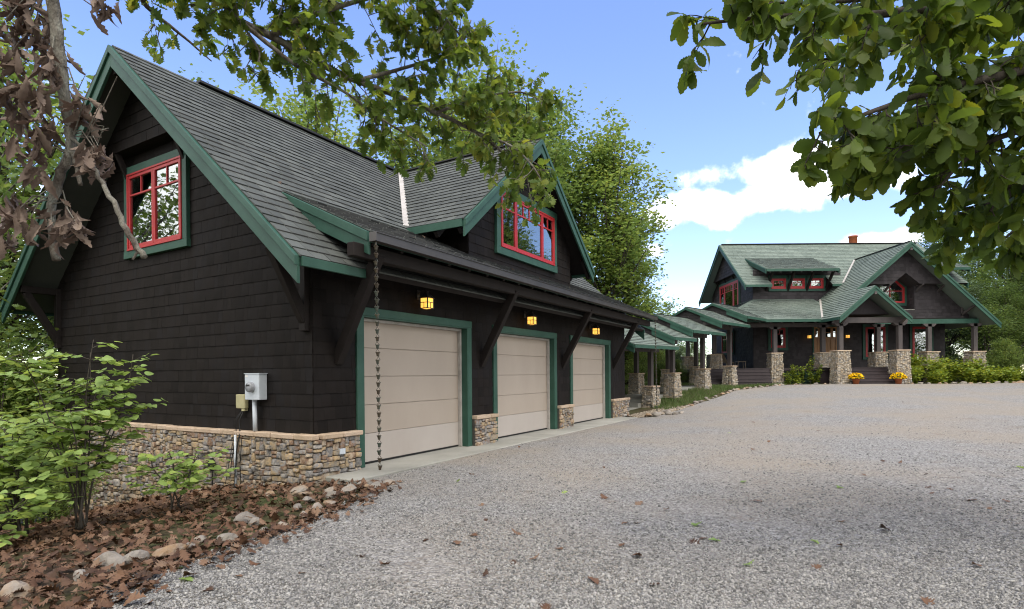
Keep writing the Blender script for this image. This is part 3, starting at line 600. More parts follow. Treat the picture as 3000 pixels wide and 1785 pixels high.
# roof
rf = slab([(X0, RE[0], RE[1]), (X1, RE[0], RE[1]), (X1, RR[0], RR[1]), (X0, RR[0], RR[1])], .1, 'roof', M_['wood'], G)
slab([(X0, WB-RE[0], RE[1]), (X1, WB-RE[0], RE[1]), (X1, RR[0], RR[1]), (X0, RR[0], RR[1])], .1, 'rear_roof', M_['roof'], G)
mats = []; pr = []
sl = math.hypot(RR[0]-RE[0], RR[1]-RE[1]); EXP = .205
addc(cover((0, RE[0], RE[1]), (1, 0, 0), (0, RR[0]-RE[0], RR[1]-RE[1]), [(X0-.03, -.03), (X1+.02, -.03), (X1+.02, sl), (X0-.03, sl)], EXP, .2, .31, .026, rg, gap=.012, jit=.008))
# lower shed roof over the doors
SX0, SX1, SY, SZ, TY = .2, 14.26, -1.0, 3.58, .95; TZ = RE[1]+RS*(TY-RE[0])
slab([(SX0, SY, SZ), (SX1, SY, SZ), (SX1, TY, TZ), (SX0, TY, TZ)], .05, 'eave_roof', M_['wood'], G)
s2 = math.hypot(TY-SY, TZ-SZ)
addc(cover((0, SY, SZ), (1, 0, 0), (0, TY-SY, TZ-SZ), [(SX0-.02, -.03), (SX1+.02, -.03), (SX1+.02, s2), (SX0-.02, s2)], EXP, .2, .31, .026, rg, gap=.012, jit=.008))
# dormer roof
for sg in (-1, 1):
    ex = DXC+sg*(DXC-DE0); slab([(ex, DY, DZE), (DXC, DY, DZR), (DXC, 4.1, DZR), (ex, 4.1, DZE)], .09, 'dormer_roof', M_['wood'], G)
    sd_ = math.hypot(DXC-DE0, DZR-DZE)
    addc(cover((ex, 0, DZE), (0, sg, 0), (-sg*(DXC-DE0), 0, DZR-DZE), [(-.43, -.03), (4.1, -.03), (4.1, sd_), (-.43, sd_)] if sg > 0 else [(-4.1, -.03), (.43, -.03), (.43, sd_), (-4.1, sd_)], EXP, .2, .31, .026, rg, gap=.012, jit=.008))
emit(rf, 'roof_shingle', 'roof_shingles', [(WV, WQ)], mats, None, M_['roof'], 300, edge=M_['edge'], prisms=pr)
rc_ = MB(); rc_.beam((.75, RR[0], RR[1]+.03), (X1-.2, RR[0], RR[1]+.03), .22, .045); rc_.beam((DXC, DY-.02, DZR+.02), (DXC, 4.1, DZR+.02), .2, .03); rc_.build('ridge_cap', M_['black'], rf)
vl = MB(); vx = DXC-(DZR-4.62)/ds; vy = RE[0]+(4.62-RE[1])/RS; vl.beam((DXC-.05, RR[0]-.1, DZR+.0), (vx, vy, 4.66), .13, .03, (-.4, -.5, .7)); vl.build('valley_flashing', M_['flash'], rf)
# green rake boards and fascias
for x, n_, t in ((X0, (-1, 0, 0), .05), (X1, (1, 0, 0), .05)):
    for sg in (1, -1):
        e = (x, RE[0] if sg > 0 else WB-RE[0], RE[1]); a = (x, RR[0], RR[1])
        rake(e, a, n_, t, .14, .38, 'rake_board', M_['green'], G); rake(e, a, n_, t+.035, .008, .14, 'rake_board', M_['green'], G)
MB().box(X0, SX0+.3, RE[0]-.045, RE[0]-.002, RE[1]-.145, RE[1]-.015).build('fascia', M_['green'], G, bevel=.005)
MB().box(X0, X1, WB-RE[0]+.002, WB-RE[0]+.05, RE[1]-.15, RE[1]-.015).build('fascia', M_['green'], G, bevel=.005)
rake((SX0-.002, SY, SZ), (SX0-.002, TY, TZ), (-1, 0, 0), .05, .15, .34, 'rake_board', M_['green'], G); rake((SX0-.002, SY, SZ), (SX0-.002, TY-.1, TZ-.05), (-1, 0, 0), .075, .01, .15, 'rake_board', M_['green'], G)
MB().box(SX0, SX1, SY-.03, SY+.0, SZ-.16, SZ-.012).build('fascia', M_['green'], G)
rake((SX1+.002, SY, SZ), (SX1+.002, TY, TZ), (1, 0, 0), .05, .01, .2, 'rake_board', M_['green'], G)
for sg in (-1, 1):
    ex = DXC+sg*(DXC-DE0); e = (ex, DY, DZE); a = (DXC, DY, DZR); rake(e, a, (0, -1, 0), .05, .14, .36, 'rake_board', M_['green'], G); rake(e, a, (0, -1, 0), .08, .01, .14, 'rake_board', M_['green'], G)
    MB().box(min(ex, ex+sg*.04), max(ex, ex+sg*.04), DY, 1.2, DZE-.16, DZE-.01).build('fascia', M_['green'], G)
    for yy_ in (-.3, .3): MB().beam((ex+sg*.02-sg*.55, yy_, DZE+.25), (ex-sg*.05, yy_, DZE-.22), .09, .13).build('rafter_tail', M_['wood'], G)
# gutter
g = MB(); gy = SY-.03
for y0, y1, z0, z1 in ((gy-.125, gy-.115, -.13, -.01), (gy-.115, gy-.002, -.13, -.12), (gy-.14, gy-.115, -.012, -.0)): g.box(SX0-.05, SX1, y0, y1, SZ-.03+z0, SZ-.03+z1)
g.box(SX0-.06, SX0-.05, gy-.14, gy, SZ-.16, SZ-.03); g.box(SX1, SX1+.01, gy-.14, gy, SZ-.16, SZ-.03); g.build('gutter', M_['gutter'], G)
# eave timbers
MB().box(SX0-.25, SX1-.1, -.92, -.78, 3.2, 3.4).build('eave_beam', M_['wood'], G, bevel=.01)
x = SX0+.1
while x < SX1:
    MB().beam((x, .0, SZ+.47-.13), (x, SY+.02, SZ-.125), .07, .13).build('rafter_tail', M_['wood'], G); x += .61
for bx_ in (.48, 4.55, 8.7, 12.8):
    MB().beam((bx_, .02, 1.72), (bx_, -.88, 3.3), .14, .16).build('eave_bracket', M_['wood'], G, bevel=.008)
for wy in (.12, WB-.12, WB/2):
    zt = RE[1]+RS*(min(wy, WB-wy)+.65)-.3
    if wy == WB/2: MB().beam((.1, wy, zt-.1), (X0+.02, wy, zt-.1), .12, .16).build('outlooker', M_['wood'], G); continue
    b = MB(); b.beam((.1, wy, zt-.05), (X0+.03, wy, zt-.05), .12, .15); b.beam((-.05, wy, zt-1.15), (X0+.12, wy, zt-.12), .12, .14); b.box(-.1, -.003, wy-.07, wy+.07, zt-1.3, zt+.02); b.build('gable_bracket', M_['wood'], G, bevel=.008)
for wy in (3.25, 5.2):
    MB().beam((-.02, wy, 5.35), (-.24, wy, BUMP-.01), .07, .09).build('overhang_bracket', M_['wood'], G)
op = MB(); op.box(.36, .47, -.165, -.1, .3, .385).build('outlet_cover', M_['metal'], G)
# concrete apron
MB().box(.1, 13.15, -.75, .25, -.16, -.002).build('apron', M_['concrete'], None)
ap = bpy.data.objects['apron']; ap.location = (GC[0], GC[1], 0); ap.rotation_euler = (0, 0, math.pi/2-.5312); tag(ap, kind='structure'); b = ap.modifiers.new('bevel', 'BEVEL'); b.width = .012
def gw(u, w, z): p = g2w(u, w); return (p[0], p[1], z)
for i, u in enumerate((2.4, 6.47, 10.68)):
    lantern(gw(u, -.235, 2.84), math.pi/2-.5312, ('lit amber lantern over the garage door next to the electric meter corner', 'lit amber lantern over the middle garage door', 'lit amber lantern over the garage door next to the covered walkway')[i], 'lanterns over the garage doors', .84)
# rain chains
def rain_chain(u, w, z0, z1, label):
    e = empty('rain_chain', gw(u, w, z1), 0, label, 'rain chain', 'copper rain chains'); H = z0-z1; sp = .108; n = int(H/sp)
    prof = [(.012, 0), (.019, .003), (.022, .03), (.028, .05), (.038, .06), (.036, .062), (.026, .052), (.019, .03), (.014, .006)]
    cup = MB().lathe(prof, n=10); me = bpy.data.meshes.new('cup'); me.from_pydata(cup.v, [], cup.f); me.polygons.foreach_set('use_smooth', [True]*len(me.polygons)); me.materials.append(M_['copper'])
    lk = MB()
    for sx in (-1, 1): lk.tube([(sx*.03, 0, .058), (sx*.012, 0, .085), (0, 0, .108)], .0035, 5)
    ml = bpy.data.meshes.new('link'); ml.from_pydata(lk.v, [], lk.f); ml.materials.append(M_['copper']); r = random.Random(5)
    for k in range(n):
        for nm, m_ in (('cup', me), ('link', ml)):
            o = link(bpy.data.objects.new(nm, m_), e); o.location = (.0011*k+r.uniform(-.003, .003), -.0005*k, H-(k+1)*sp); o.rotation_euler = (r.uniform(-.06, .06), r.uniform(-.06, .06), r.uniform(-.9, .9))
    MB().tube([(0, 0, H-.03), (0, 0, H+.1)], .012, 6).build('hanger', M_['copper'], e); return e
rain_chain(.2, -1.1, 3.4, .06, 'copper cup rain chain hanging at the electric meter end of the garage gutter')
rain_chain(14.15, -1.1, 3.4, .1, 'copper cup rain chain hanging beside the covered walkway')
# meter, boxes, cables (on the gable wall, which faces local -x)
def gwall(name, label, cat, u, w, z): return empty(name, gw(u, w, z), math.pi/2-.5312, label, cat)
e = gwall('electric_meter', 'grey metal electric meter box with round dial on the black shingle wall', 'meter', -.02, 1.22, .62)
MB().box(-.15, -.005, -.18, .18, .52, .93).build('meter_box', M_['metal'], e, bevel=.006); MB().box(-.158, .0, -.19, .19, .93, .942).build('lid', M_['metal'], e)
d = MB(); d.v = []; dd = MB().lathe([(.0, .07), (.07, .07), (.078, .06), (.082, .0)], n=18); d.add([(-.15-z, x, .72+y) for x, y, z in dd.v], dd.f); dob = d.build('meter_dial', mk('meter glass', [(.2, .21, .23), (.3, .31, .33)], .15, spec=.6), e, True)
MB().box(-.223, -.221, -.045, .045, .735, .765).build('display', M_['black'], dob)
MB().box(-.153, -.151, .1, .16, .88, .915).build('sticker', mk('white sticker', [(.6, .58, .55), (.75, .72, .7)], .6), e)
MB().tube([(-.07, .05, .52), (-.07, .04, .2), (-.075, .03, .02)], .035, 10).build('conduit', M_['metal'], e, True)
e = gwall('cable_box', 'tan plastic telephone cable box beside the electric meter', 'box', -.02, 1.63, .95)
MB().box(-.08, -.004, -.12, .12, .04, .27).build('housing', M_['tan'], e, bevel=.012); MB().box(-.07, -.01, -.1, -.02, .0, .04).build('port', M_['tan'], e)
e = gwall('drain_pipe', 'slim grey conduit running down the stone base under the cable box', 'pipe', -.17, 1.62, -.4)
MB().tube([(-.02, 0, 0), (-.02, .0, .5), (-.02, .01, .97)], .019, 8).build('pipe', M_['metal'], e, True)
e = gwall('cables', 'loose black cables hanging below the cable box', 'cable', -.1, 1.6, -.4)
rr = random.Random(8)
for k in range(4):
    a = rr.uniform(-.06, .1); pts = [(.06, .02+a*.2, 1.38), (-.02, .05+a, 1.2), (-.06, -.02+a, 1.0), (-.1, .0+a, .8), (-.11, .05+a*1.6, .4), (-.1, .1+a*2, .05+.1*k), (-.1, .02+a, .12+.1*k)]
    MB().tube(pts, .006, 5).build('cable', M_['black'], e, True)
MB().tube([(.04, -.3, 1.3), (-.0, -.33, 1.02), (-.1, -.16, .95), (-.11, -.12, .5), (-.1, -.13, -.02)], .006, 5).build('cable', M_['black'], e, True)
e = gwall('hose_bib', 'dark wrapped outdoor tap on the stone wall', 'tap', -.14, 2.22, -.1)
hb = MB().lathe([(.03, -.08), (.05, -.05), (.06, .03), (.05, .1), (.03, .14)], (-.09, 0, .12), 9).build('cover', M_['black'], e, True)
MB().tube([(.02, 0, .15), (-.09, 0, .15), (-.13, .06, .13)], .02, 7).build('spout', M_['black'], e, True); MB().tube([(-.08, .0, .05), (-.075, .0, -.32)], .011, 6).build('pipe', M_['black'], e)
# ------------------------------------------------------------------ stone piers with posts
def pier(par, x, y, z0, z1, wb, wt, rng, limit, rz=0, mat='stone2', faces=(0, 1, 3), post=None, pw=.2, s=.8):
    c, sn = math.cos(rz), math.sin(rz); rot = lambda a, b: (a*c-b*sn, a*sn+b*c)
    k = MB(); P = [(-1, -1), (1, -1), (1, 1), (-1, 1)]
    bt = [(x+rot(a*(wb/2-.04), b*(wb/2-.04))[0], y+rot(a*(wb/2-.04), b*(wb/2-.04))[1], z0) for a, b in P]; tp = [(x+rot(a*(wt/2-.04), b*(wt/2-.04))[0], y+rot(a*(wt/2-.04), b*(wt/2-.04))[1], z1-.06) for a, b in P]
    k.add(bt+tp, [(3, 2, 1, 0), (4, 5, 6, 7), (0, 1, 5, 4), (1, 2, 6, 5), (2, 3, 7, 6), (3, 0, 4, 7)]); o = k.build('stone_pier', M_['mortar'], par)
    ms, ks = [], []; lean = (wb-wt)/2/(z1-z0)
    for f in faces:
        a = rz+f*math.pi/2; e1 = np.array([math.cos(a), math.sin(a), 0]); n0 = np.array([math.sin(a), -math.cos(a), 0]); e2 = np.array([-n0[0]*lean, -n0[1]*lean, 1])
        O = np.array([x, y, z0])+n0*(wb/2-.04)-e1*wb/2; m_, k_ = stones(O, e1, e2, wb, z1-.06-z0, rng, s, .05, wt); ms += m_; ks += k_
    emit(o, 'stone', 'stones', STB, ms, ks, M_[mat], limit, False, minpx=7)
    cp = MB(); h = wt/2+.05
    if rz == 0: cp.box(x-h, x+h, y-h, y+h, z1-.06, z1)
    else: cp.add([(x+rot(a*h, b*h)[0], y+rot(a*h, b*h)[1], zz) for zz in (z1-.06, z1) for a, b in P], [(3, 2, 1, 0), (4, 5, 6, 7), (0, 1, 5, 4), (1, 2, 6, 5), (2, 3, 7, 6), (3, 0, 4, 7)])
    cp.build('cap_stone', M_['cap'], o, bevel=.015)
    if post:
        h = pw/2; q = MB()
        q.add([(x+rot(a*h, b*h)[0], y+rot(a*h, b*h)[1], zz) for zz in (z1-.01, post) for a, b in P], [(3, 2, 1, 0), (4, 5, 6, 7), (0, 1, 5, 4), (1, 2, 6, 5), (2, 3, 7, 6), (3, 0, 4, 7)]); q.build('post', M_['hwood'], par, bevel=.008)
    return o
# ------------------------------------------------------------------ main house (world coordinates, front faces -y)
HG = .86; FZ = 1.75
Hh = empty('main_house', (20.8, 34.5, HG), 0, 'two-storey dark shingled house with green roof, red windows and stone-piered porch', 'house'); ORG[Hh] = (20.8, 34.5, HG)
rh = random.Random(21); HX0, HX1, HY0, HY1 = 14.9, 26.7, 34.5, 41.4
MRY, MRZ, MEY, MEZ = 37.85, 10.16, 33.7, 6.82; ms_ = (MRZ-MEZ)/(MRY-MEY); mz = lambda y: MRZ-ms_*abs(y-MRY)
MX0, MX1 = 14.13, 27.5
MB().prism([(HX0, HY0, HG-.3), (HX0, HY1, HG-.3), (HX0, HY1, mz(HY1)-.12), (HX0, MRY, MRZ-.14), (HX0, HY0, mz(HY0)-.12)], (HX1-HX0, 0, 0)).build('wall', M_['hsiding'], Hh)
mats = []; pr = []
W1 = (15.78, 17.0, 2.86, 4.42); DRX = (18.52, 20.12); W2 = (21.6, 23.15, 2.25, 4.42); W3 = (24.5, 25.95, 1.78, 4.4)
hl = [(a+.02-HX0, b-.02-HX0, c+.02-FZ, d-.02-FZ) for a, b, c, d in (W1, W2, W3)]+[(DRX[0]+.02-HX0, DRX[1]-.02-HX0, -1, 2.6)]
addc(cover((HX0, HY0-.002, FZ), (1, 0, 0), (0, 0, 1), [(0, 0), (HX1-HX0, 0), (HX1-HX0, 3), (0, 3)], .19, .12, .3, .026, rh, hl))
DWX = (15.78, 19.28, 6.5, 7.48)
addc(cover((HX0, HY0-.002, 5.85), (1, 0, 0), (0, 0, 1), [(0, 0), (5.4, 0), (5.4, 2.0), (0, 2.0)], .19, .12, .3, .026, rh, [(DWX[0]+.02-HX0, DWX[1]-.02-HX0, DWX[2]-5.83, DWX[3]-5.87)]))
LW = (36.35, 39.9, 5.35, 7.75)
addc(cover((HX0-.002, 0, 4.6), (0, -1, 0), (0, 0, 1), [(-HY1, 0), (-HY0, 0), (-HY0, mz(HY0)-4.75), (-MRY, MRZ-4.8), (-HY1, mz(HY1)-4.75)], .19, .12, .3, .026, rh, [(-LW[1]+.02, -LW[0]-.02, LW[2]-4.58, LW[3]-4.62)]))
addc(cover((HX0-.002, 0, FZ), (0, -1, 0), (0, 0, 1), [(-HY1, 0), (-HY0, 0), (-HY0, 2.9), (-HY1, 2.9)], .19, .12, .3, .026, rh, [(-39.6, -37.4, 1.0, 2.6)]))
# left gable overhang above the window
bz = 8.0; yl = MRY-(MRZ-.14-bz)/ms_; yr = MRY+(MRZ-.14-bz)/ms_
MB().prism([(HX0-.3, yl, bz), (HX0-.3, yr, bz), (HX0-.3, MRY, MRZ-.14)], (.3, 0, 0)).build('gable_overhang', M_['hsiding'], Hh)
addc(cover((HX0-.302, 0, bz), (0, -1, 0), (0, 0, 1), [(-yr, 0), (-yl, 0), (-MRY, MRZ-.14-bz)], .19, .12, .3, .026, rh))
for k in range(4):
    yy_ = yl+.35+(yr-yl-.7)*k/3; MB().beam((HX0-.01, yy_, bz-.35), (HX0-.28, yy_, bz-.02), .08, .08).build('bracket', M_['wood'], Hh)
# windows and entry
window(Hh, (0, HY0-.015, 0), (1, 0, 0), (0, -1, 0), *W1, [(1, 3)], .17, red=.07, rows=.3)
window(Hh, (0, HY0-.015, 0), (1, 0, 0), (0, -1, 0), *W2, [(1, 0), (1, 0)], .17, red=.07)
window(Hh, (0, HY0-.015, 0), (1, 0, 0), (0, -1, 0), *W3, [(1, 0)], .15, red=.08, name='glass_door')
for a, b in ((15.95, 16.95), (17.1, 18.1), (18.25, 19.25)):
    wn = window(Hh, (0, HY0-.015, 0), (1, 0, 0), (0, -1, 0), a-.1, b+.1, DWX[2], DWX[3], [(1, 2)], .15, red=.085, rows=.42, headw=.2)
sash = window(Hh, (HX0-.015, 0, 0), (0, -1, 0), (-1, 0, 0), -LW[1], -LW[0], LW[2], LW[3], [(.8, 2), (1.6, 4), (.8, 2)], .16, red=.09, rows=.24)
window(Hh, (HX0-.015, 0, 0), (0, -1, 0), (-1, 0, 0), -39.6, -37.4, FZ+1.0, FZ+2.6, [(1, 2), (1, 2)], .14, red=.06)
ed = MB(); y = HY0
for a, b in ((DRX[0], DRX[0]+.1), (DRX[1]-.1, DRX[1])): ed.box(a, b, y-.07, y-.002, FZ, 4.42)
ed.box(DRX[0]+.1, DRX[1]-.1, y-.07, y-.002, 4.3, 4.42); ed.build('door_trim', M_['green'], Hh)
for a, b, nm in ((DRX[0]+.11, DRX[0]+.4, 'sidelight'), (DRX[0]+.42, DRX[1]-.42, 'entry_door'), (DRX[1]-.4, DRX[1]-.11, 'sidelight')):
    d = MB(); d.box(a, b, y-.03, y-.004, FZ, 4.29); r_ = .07
    d.box(a, a+r_, y-.06, y-.03, FZ, 4.29); d.box(b-r_, b, y-.06, y-.03, FZ, 4.29); d.box(a+r_, b-r_, y-.06, y-.03, 4.2, 4.29); d.box(a+r_, b-r_, y-.06, y-.03, 3.55, 3.67); d.box(a+r_, b-r_, y-.06, y-.03, FZ, FZ+.2)
    d = d.build(nm, M_['oakdoor'], Hh); nl = 2 if nm == 'entry_door' else 1
    MB().box(a+r_, b-r_, y-.034, y-.031, 3.67, 4.2).build('unlit_backing', M_['dark'], d); MB().box(a+r_, b-r_, y-.045, y-.042, 3.67, 4.2).build('pane', M_['glass'], d)
    mu = MB(); mu.box(a+r_, b-r_, y-.056, y-.046, 3.92, 3.95)
    if nl == 2: mu.box((a+b)/2-.015, (a+b)/2+.015, y-.057, y-.046, 3.67, 4.2)
    mu.build('muntin', M_['oakdoor'], d)
    if nl == 2: MB().tube([(a+.08, y-.06, 2.75), (a+.08, y-.1, 2.75)], .03, 8).build('handle', M_['black'], d)
# main roof, porch roof, dormers, cross gable
hr = slab([(15.7, 36.2, mz(36.2)), (19.35, 36.2, mz(36.2)), (19.35, MRY, MRZ), (15.7, MRY, MRZ)], .1, 'roof', M_['wood'], Hh)
for a, b in ((MX0, 15.7), (19.35, MX1)): slab([(a, MEY, MEZ), (b, MEY, MEZ), (b, MRY, MRZ), (a, MRY, MRZ)], .1, 'roof', M_['wood'], Hh)
slab([(MX0, 2*MRY-MEY, MEZ), (MX1, 2*MRY-MEY, MEZ), (MX1, MRY, MRZ), (MX0, MRY, MRZ)], .1, 'rear_roof', M_['hroof'], Hh)
wm, wp_ = mats, pr; mats = []; pr = []
sl = math.hypot(MRY-MEY, MRZ-MEZ); HE = .2
addc(cover((0, MEY, MEZ), (1, 0, 0), (0, MRY-MEY, MRZ-MEZ), [(MX0-.02, -.03), (MX1+.02, -.03), (MX1+.02, sl), (MX0-.02, sl)], HE, .24, .36, .02, rh, [(15.72, 19.33, -1, (36.2-MEY)*math.hypot(1, ms_))], gap=.012, jit=.01))
def hshed(a, b):
    ey, ez, ty = 33.3, 7.68, 36.3; tz = mz(ty); s_ = math.hypot(ty-ey, tz-ez)
    slab([(a, ey, ez), (b, ey, ez), (b, ty, tz), (a, ty, tz)], .06, 'dormer_roof', M_['wood'], Hh)
    addc(cover((0, ey, ez), (1, 0, 0), (0, ty-ey, tz-ez), [(a-.02, -.03), (b+.02, -.03), (b+.02, s_), (a-.02, s_)], HE, .24, .36, .036, rh, gap=.016, jit=.01))
    for x, n_ in ((a, -1), (b, 1)):
        rake((x, ey, ez), (x, ty, tz), (n_, 0, 0), .05, .12, .28, 'rake_board', M_['green'], Hh); rake((x, ey, ez), (x, ty, tz), (n_, 0, 0), .075, .005, .12, 'rake_board', M_['green'], Hh)
    MB().box(a, b, ey-.04, ey-.002, ez-.15, ez-.01).build('fascia', M_['green'], Hh)
    x = a+.25
    while x < b: MB().beam((x, 34.4, ez+.34), (x, ey+.01, ez-.17), .06, .1).build('rafter_tail', M_['hwood'], Hh); x += .62
    return ez
hshed(15.2, 19.5); hshed(23.6, 27.3)
MB().prism([(15.65, HY0, 6.9), (15.65, HY0, 7.9), (15.65, 36, 8.5), (15.65, 36, 7.2)], (3.35, 0, 0)).build('dormer_wall', M_['hsiding'], Hh)
MB().prism([(23.9, HY0, 6.9), (23.9, HY0, 7.9), (23.9, 36, 8.5), (23.9, 36, 7.2)], (2.9, 0, 0)).build('dormer_wall', M_['hsiding'], Hh)
for x in (15.72, 17.02, 18.18, 19.36): MB().beam((x, HY0-.02, 6.55), (x, 33.55, 7.62), .11, .14).build('dormer_bracket', M_['wood'], Hh)
PEY, PEZ, PTZ = 31.0, 4.45, 6.0; pxl = 11.4
slab([(pxl, PEY, PEZ), (18.6, PEY, PEZ), (18.6, HY0, PTZ), (HX0, HY0, PTZ)], .07, 'porch_roof', M_['wood'], Hh)
slab([(pxl, PEY, PEZ), (HX0, HY0, PTZ), (HX0, 40.5, PTZ), (pxl, 40.5, PEZ)], .07, 'porch_roof', M_['wood'], Hh)
s_ = math.hypot(HY0-PEY, PTZ-PEZ)
addc(cover((0, PEY, PEZ), (1, 0, 0), (0, HY0-PEY, PTZ-PEZ), [(pxl, -.02), (18.6, -.02), (18.6, s_), (HX0, s_)], HE, .24, .36, .036, rh, gap=.016, jit=.01))
s_ = math.hypot(HX0-pxl, PTZ-PEZ)
addc(cover((pxl, 0, PEZ), (0, -1, 0), (HX0-pxl, 0, PTZ-PEZ), [(-40.5, -.02), (-PEY, -.02), (-HY0, s_), (-40.5, s_)], HE, .24, .36, .036, rh, gap=.016, jit=.01))
CX, CZ, CSL, CSR, CY = 22.17, 8.7, .86, .92, 31.0; SGX = 19.05; SGZ = CZ-CSL*(CX-SGX); SEX = 17.17; SEZ = CZ-CSL*(CX-SEX); SY_ = 29.3; CRX = 27.1; CRZ = CZ-CSR*(CRX-CX)
slab([(SGX, CY, SGZ), (CX, CY, CZ), (CX, 36.1, CZ), (SGX, 36.1, SGZ)], .09, 'cross_gable_roof', M_['wood'], Hh)
slab([(SEX, SY_, SEZ), (SGX, SY_, SGZ), (SGX, 34.6, SGZ), (SEX, 34.6, SEZ)], .08, 'porch_gable_roof', M_['wood'], Hh)
slab([(CRX, CY, CRZ), (CX, CY, CZ), (CX, 36.1, CZ), (CRX, 36.1, CRZ)], .09, 'cross_gable_roof', M_['hroof'], Hh)
RX = 20.95; RZ = SGZ-.87*(RX-SGX); slab([(RX, SY_, RZ), (SGX, SY_, SGZ), (SGX, 32.2, SGZ), (RX, 32.2, RZ)], .08, 'porch_gable_roof', M_['hroof'], Hh)
k = math.hypot(1, CSL); a0 = (SGX-SEX)*k; a1 = (CX-SEX)*k
addc(cover((SEX, 0, SEZ), (0, -1, 0), (1, 0, CSL), [(-34.6, -.03), (-SY_+.02, -.03), (-SY_+.02, a0), (-34.6, a0)], HE, .24, .36, .036, rh, gap=.016, jit=.01))
addc(cover((SEX, 0, SEZ), (0, -1, 0), (1, 0, CSL), [(-36.1, a0), (-CY+.02, a0), (-CY+.02, a1), (-36.1, a1)], HE, .24, .36, .036, rh, gap=.016, jit=.01))
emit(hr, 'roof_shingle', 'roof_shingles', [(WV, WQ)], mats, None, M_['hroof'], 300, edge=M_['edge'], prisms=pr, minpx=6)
rc2 = MB(); rc2.beam((MX0+.1, MRY, MRZ+.03), (MX1-.1, MRY, MRZ+.03), .25, .05); rc2.build('ridge_cap', M_['black'], hr); MB().beam((CX, CY, CZ+.03), (CX, 36, CZ+.03), .2, .04).build('ridge_cap', M_['black'], hr)
vx = CX-(CZ-MEZ)/CSL; MB().beam((CX-.1, 35.95, CZ+.0), (vx, MEY, MEZ+.06), .1, .03, (-.5, -.5, .7)).build('valley_flashing', M_['flash'], hr)
yv = lambda z: PEY+(z-PEZ)*(HY0-PEY)/(PTZ-PEZ)
MB().beam((CX-(CZ-5.9)/CSL, yv(5.9), 5.96), (CX-(CZ-4.5)/CSL, yv(4.5), 4.55), .1, .03, (-.5, -.5, .7)).build('valley_flashing', M_['flash'], hr)
def rk(p0, p1, n_, par=Hh): rake(p0, p1, n_, .05, .13, .33, 'rake_board', M_['green'], par); rake(p0, p1, n_, .08, .005, .13, 'rake_board', M_['green'], par)
rk((MX0, MEY, MEZ), (MX0, MRY, MRZ), (-1, 0, 0)); rk((MX0, 2*MRY-MEY, MEZ), (MX0, MRY, MRZ), (-1, 0, 0)); rk((MX1, MEY, MEZ), (MX1, MRY, MRZ), (1, 0, 0))
rk((SGX+.1, CY, SGZ+.086), (CX, CY, CZ), (0, -1, 0)); rk((CRX, CY, CRZ), (CX, CY, CZ), (0, -1, 0)); rk((SEX, SY_, SEZ), (SGX, SY_, SGZ), (0, -1, 0)); rk((RX, SY_, RZ), (SGX, SY_, SGZ), (0, -1, 0))
for a, b in ((MX0, 15.72), (19.35, 20.3)): MB().box(a, b, MEY-.04, MEY-.002, MEZ-.15, MEZ-.01).build('fascia', M_['green'], Hh)
MB().box(pxl, SEX+.1, PEY-.04, PEY-.002, PEZ-.15, PEZ-.01).build('fascia', M_['green'], Hh); MB().box(SEX-.04, SEX-.002, SY_, PEY+.3, SEZ-.15, SEZ-.01).build('fascia', M_['green'], Hh)
x = 11.9
while x < 17.2: MB().beam((x, 32, PEZ+.35), (x, PEY+.0, PEZ-.16), .06, .1).build('rafter_tail', M_['hwood'], Hh); x += .62
for x in (14.35, 15.0, 15.5, 19.7): MB().beam((x, 34.4, MEZ+.4), (x, MEY, MEZ-.15), .06, .1).build('rafter_tail', M_['hwood'], Hh)
# cross-gable walls with the recessed pointed window
mats, pr = wm, wp_
WY, NY = 32.2, 32.85; rl = lambda x: (CZ-CSL*(CX-x) if x < CX else CZ-CSR*(x-CX))-.16
gpoly = ccw([(17.9, 4.5), (26.3, 4.5), (26.3, rl(26.3)), (CX, rl(CX)), (17.9, rl(17.9))])
MB().prism([(x, NY, z) for x, z in gpoly], (0, 2.4, 0)).build('cross_gable_wall', M_['hsiding'], Hh)
NX0, NX1, NZ = 21.2, 23.19, 5.04
for reg in ([(17, 4), (NX0, 4), (NX0, 9), (17, 9)], [(NX1, 4), (28, 4), (28, 9), (NX1, 9)], [(NX0, 4), (NX1, 4), (NX1, NZ), (NX0, NZ)]):
    p = clip(gpoly, reg); MB().prism([(x, WY, z) for x, z in p], (0, NY-WY, 0)).build('cross_gable_wall', M_['hsiding'], Hh)
    addc(cover((0, WY-.002, 4.5), (1, 0, 0), (0, 0, 1), [(x, z-4.5) for x, z in p], .19, .12, .3, .026, rh))
addc(cover((NX1-.002, 0, NZ), (0, -1, 0), (0, 0, 1), [(-NY, 0), (-WY, 0), (-WY, 2.2), (-NY, 2.2)], .19, .12, .3, .026, rh))
UY, UZ, UA = 31.7, 6.47, (22.36, 7.09); xl = CX-(CZ-.16-UZ)/CSL; xr = CX+(CZ-.16-UZ)/CSR
for p in ([(xl, UZ), (21.58, UZ), UA, (22.36, rl(22.36)), (CX, rl(CX))], [(xr, UZ), (23.13, UZ), UA, (22.36, rl(22.36))]):
    MB().prism([(x, UY, z) for x, z in p], (0, WY-UY+.6, 0)).build('gable_overhang', M_['hsiding'], Hh)
    addc(cover((0, UY-.002, UZ), (1, 0, 0), (0, 0, 1), [(x, z-UZ) for x, z in p], .19, .12, .3, .026, rh))
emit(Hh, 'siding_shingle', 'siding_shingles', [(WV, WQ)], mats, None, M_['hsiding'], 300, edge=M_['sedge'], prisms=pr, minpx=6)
MB().box(NX0, NX1, WY-.03, NY, NZ, NZ+.03).build('window_sill', M_['concrete'], Hh)
def pent(s_, y, z0=5.36): c = 22.19; w = 1.0-s_; return [(c-w, y, z0+s_), (c+w, y, z0+s_), (c+w, y, 6.47-s_*.4), (c, y, 6.47+.93-s_*1.35), (c-w, y, 6.47-s_*.4)]
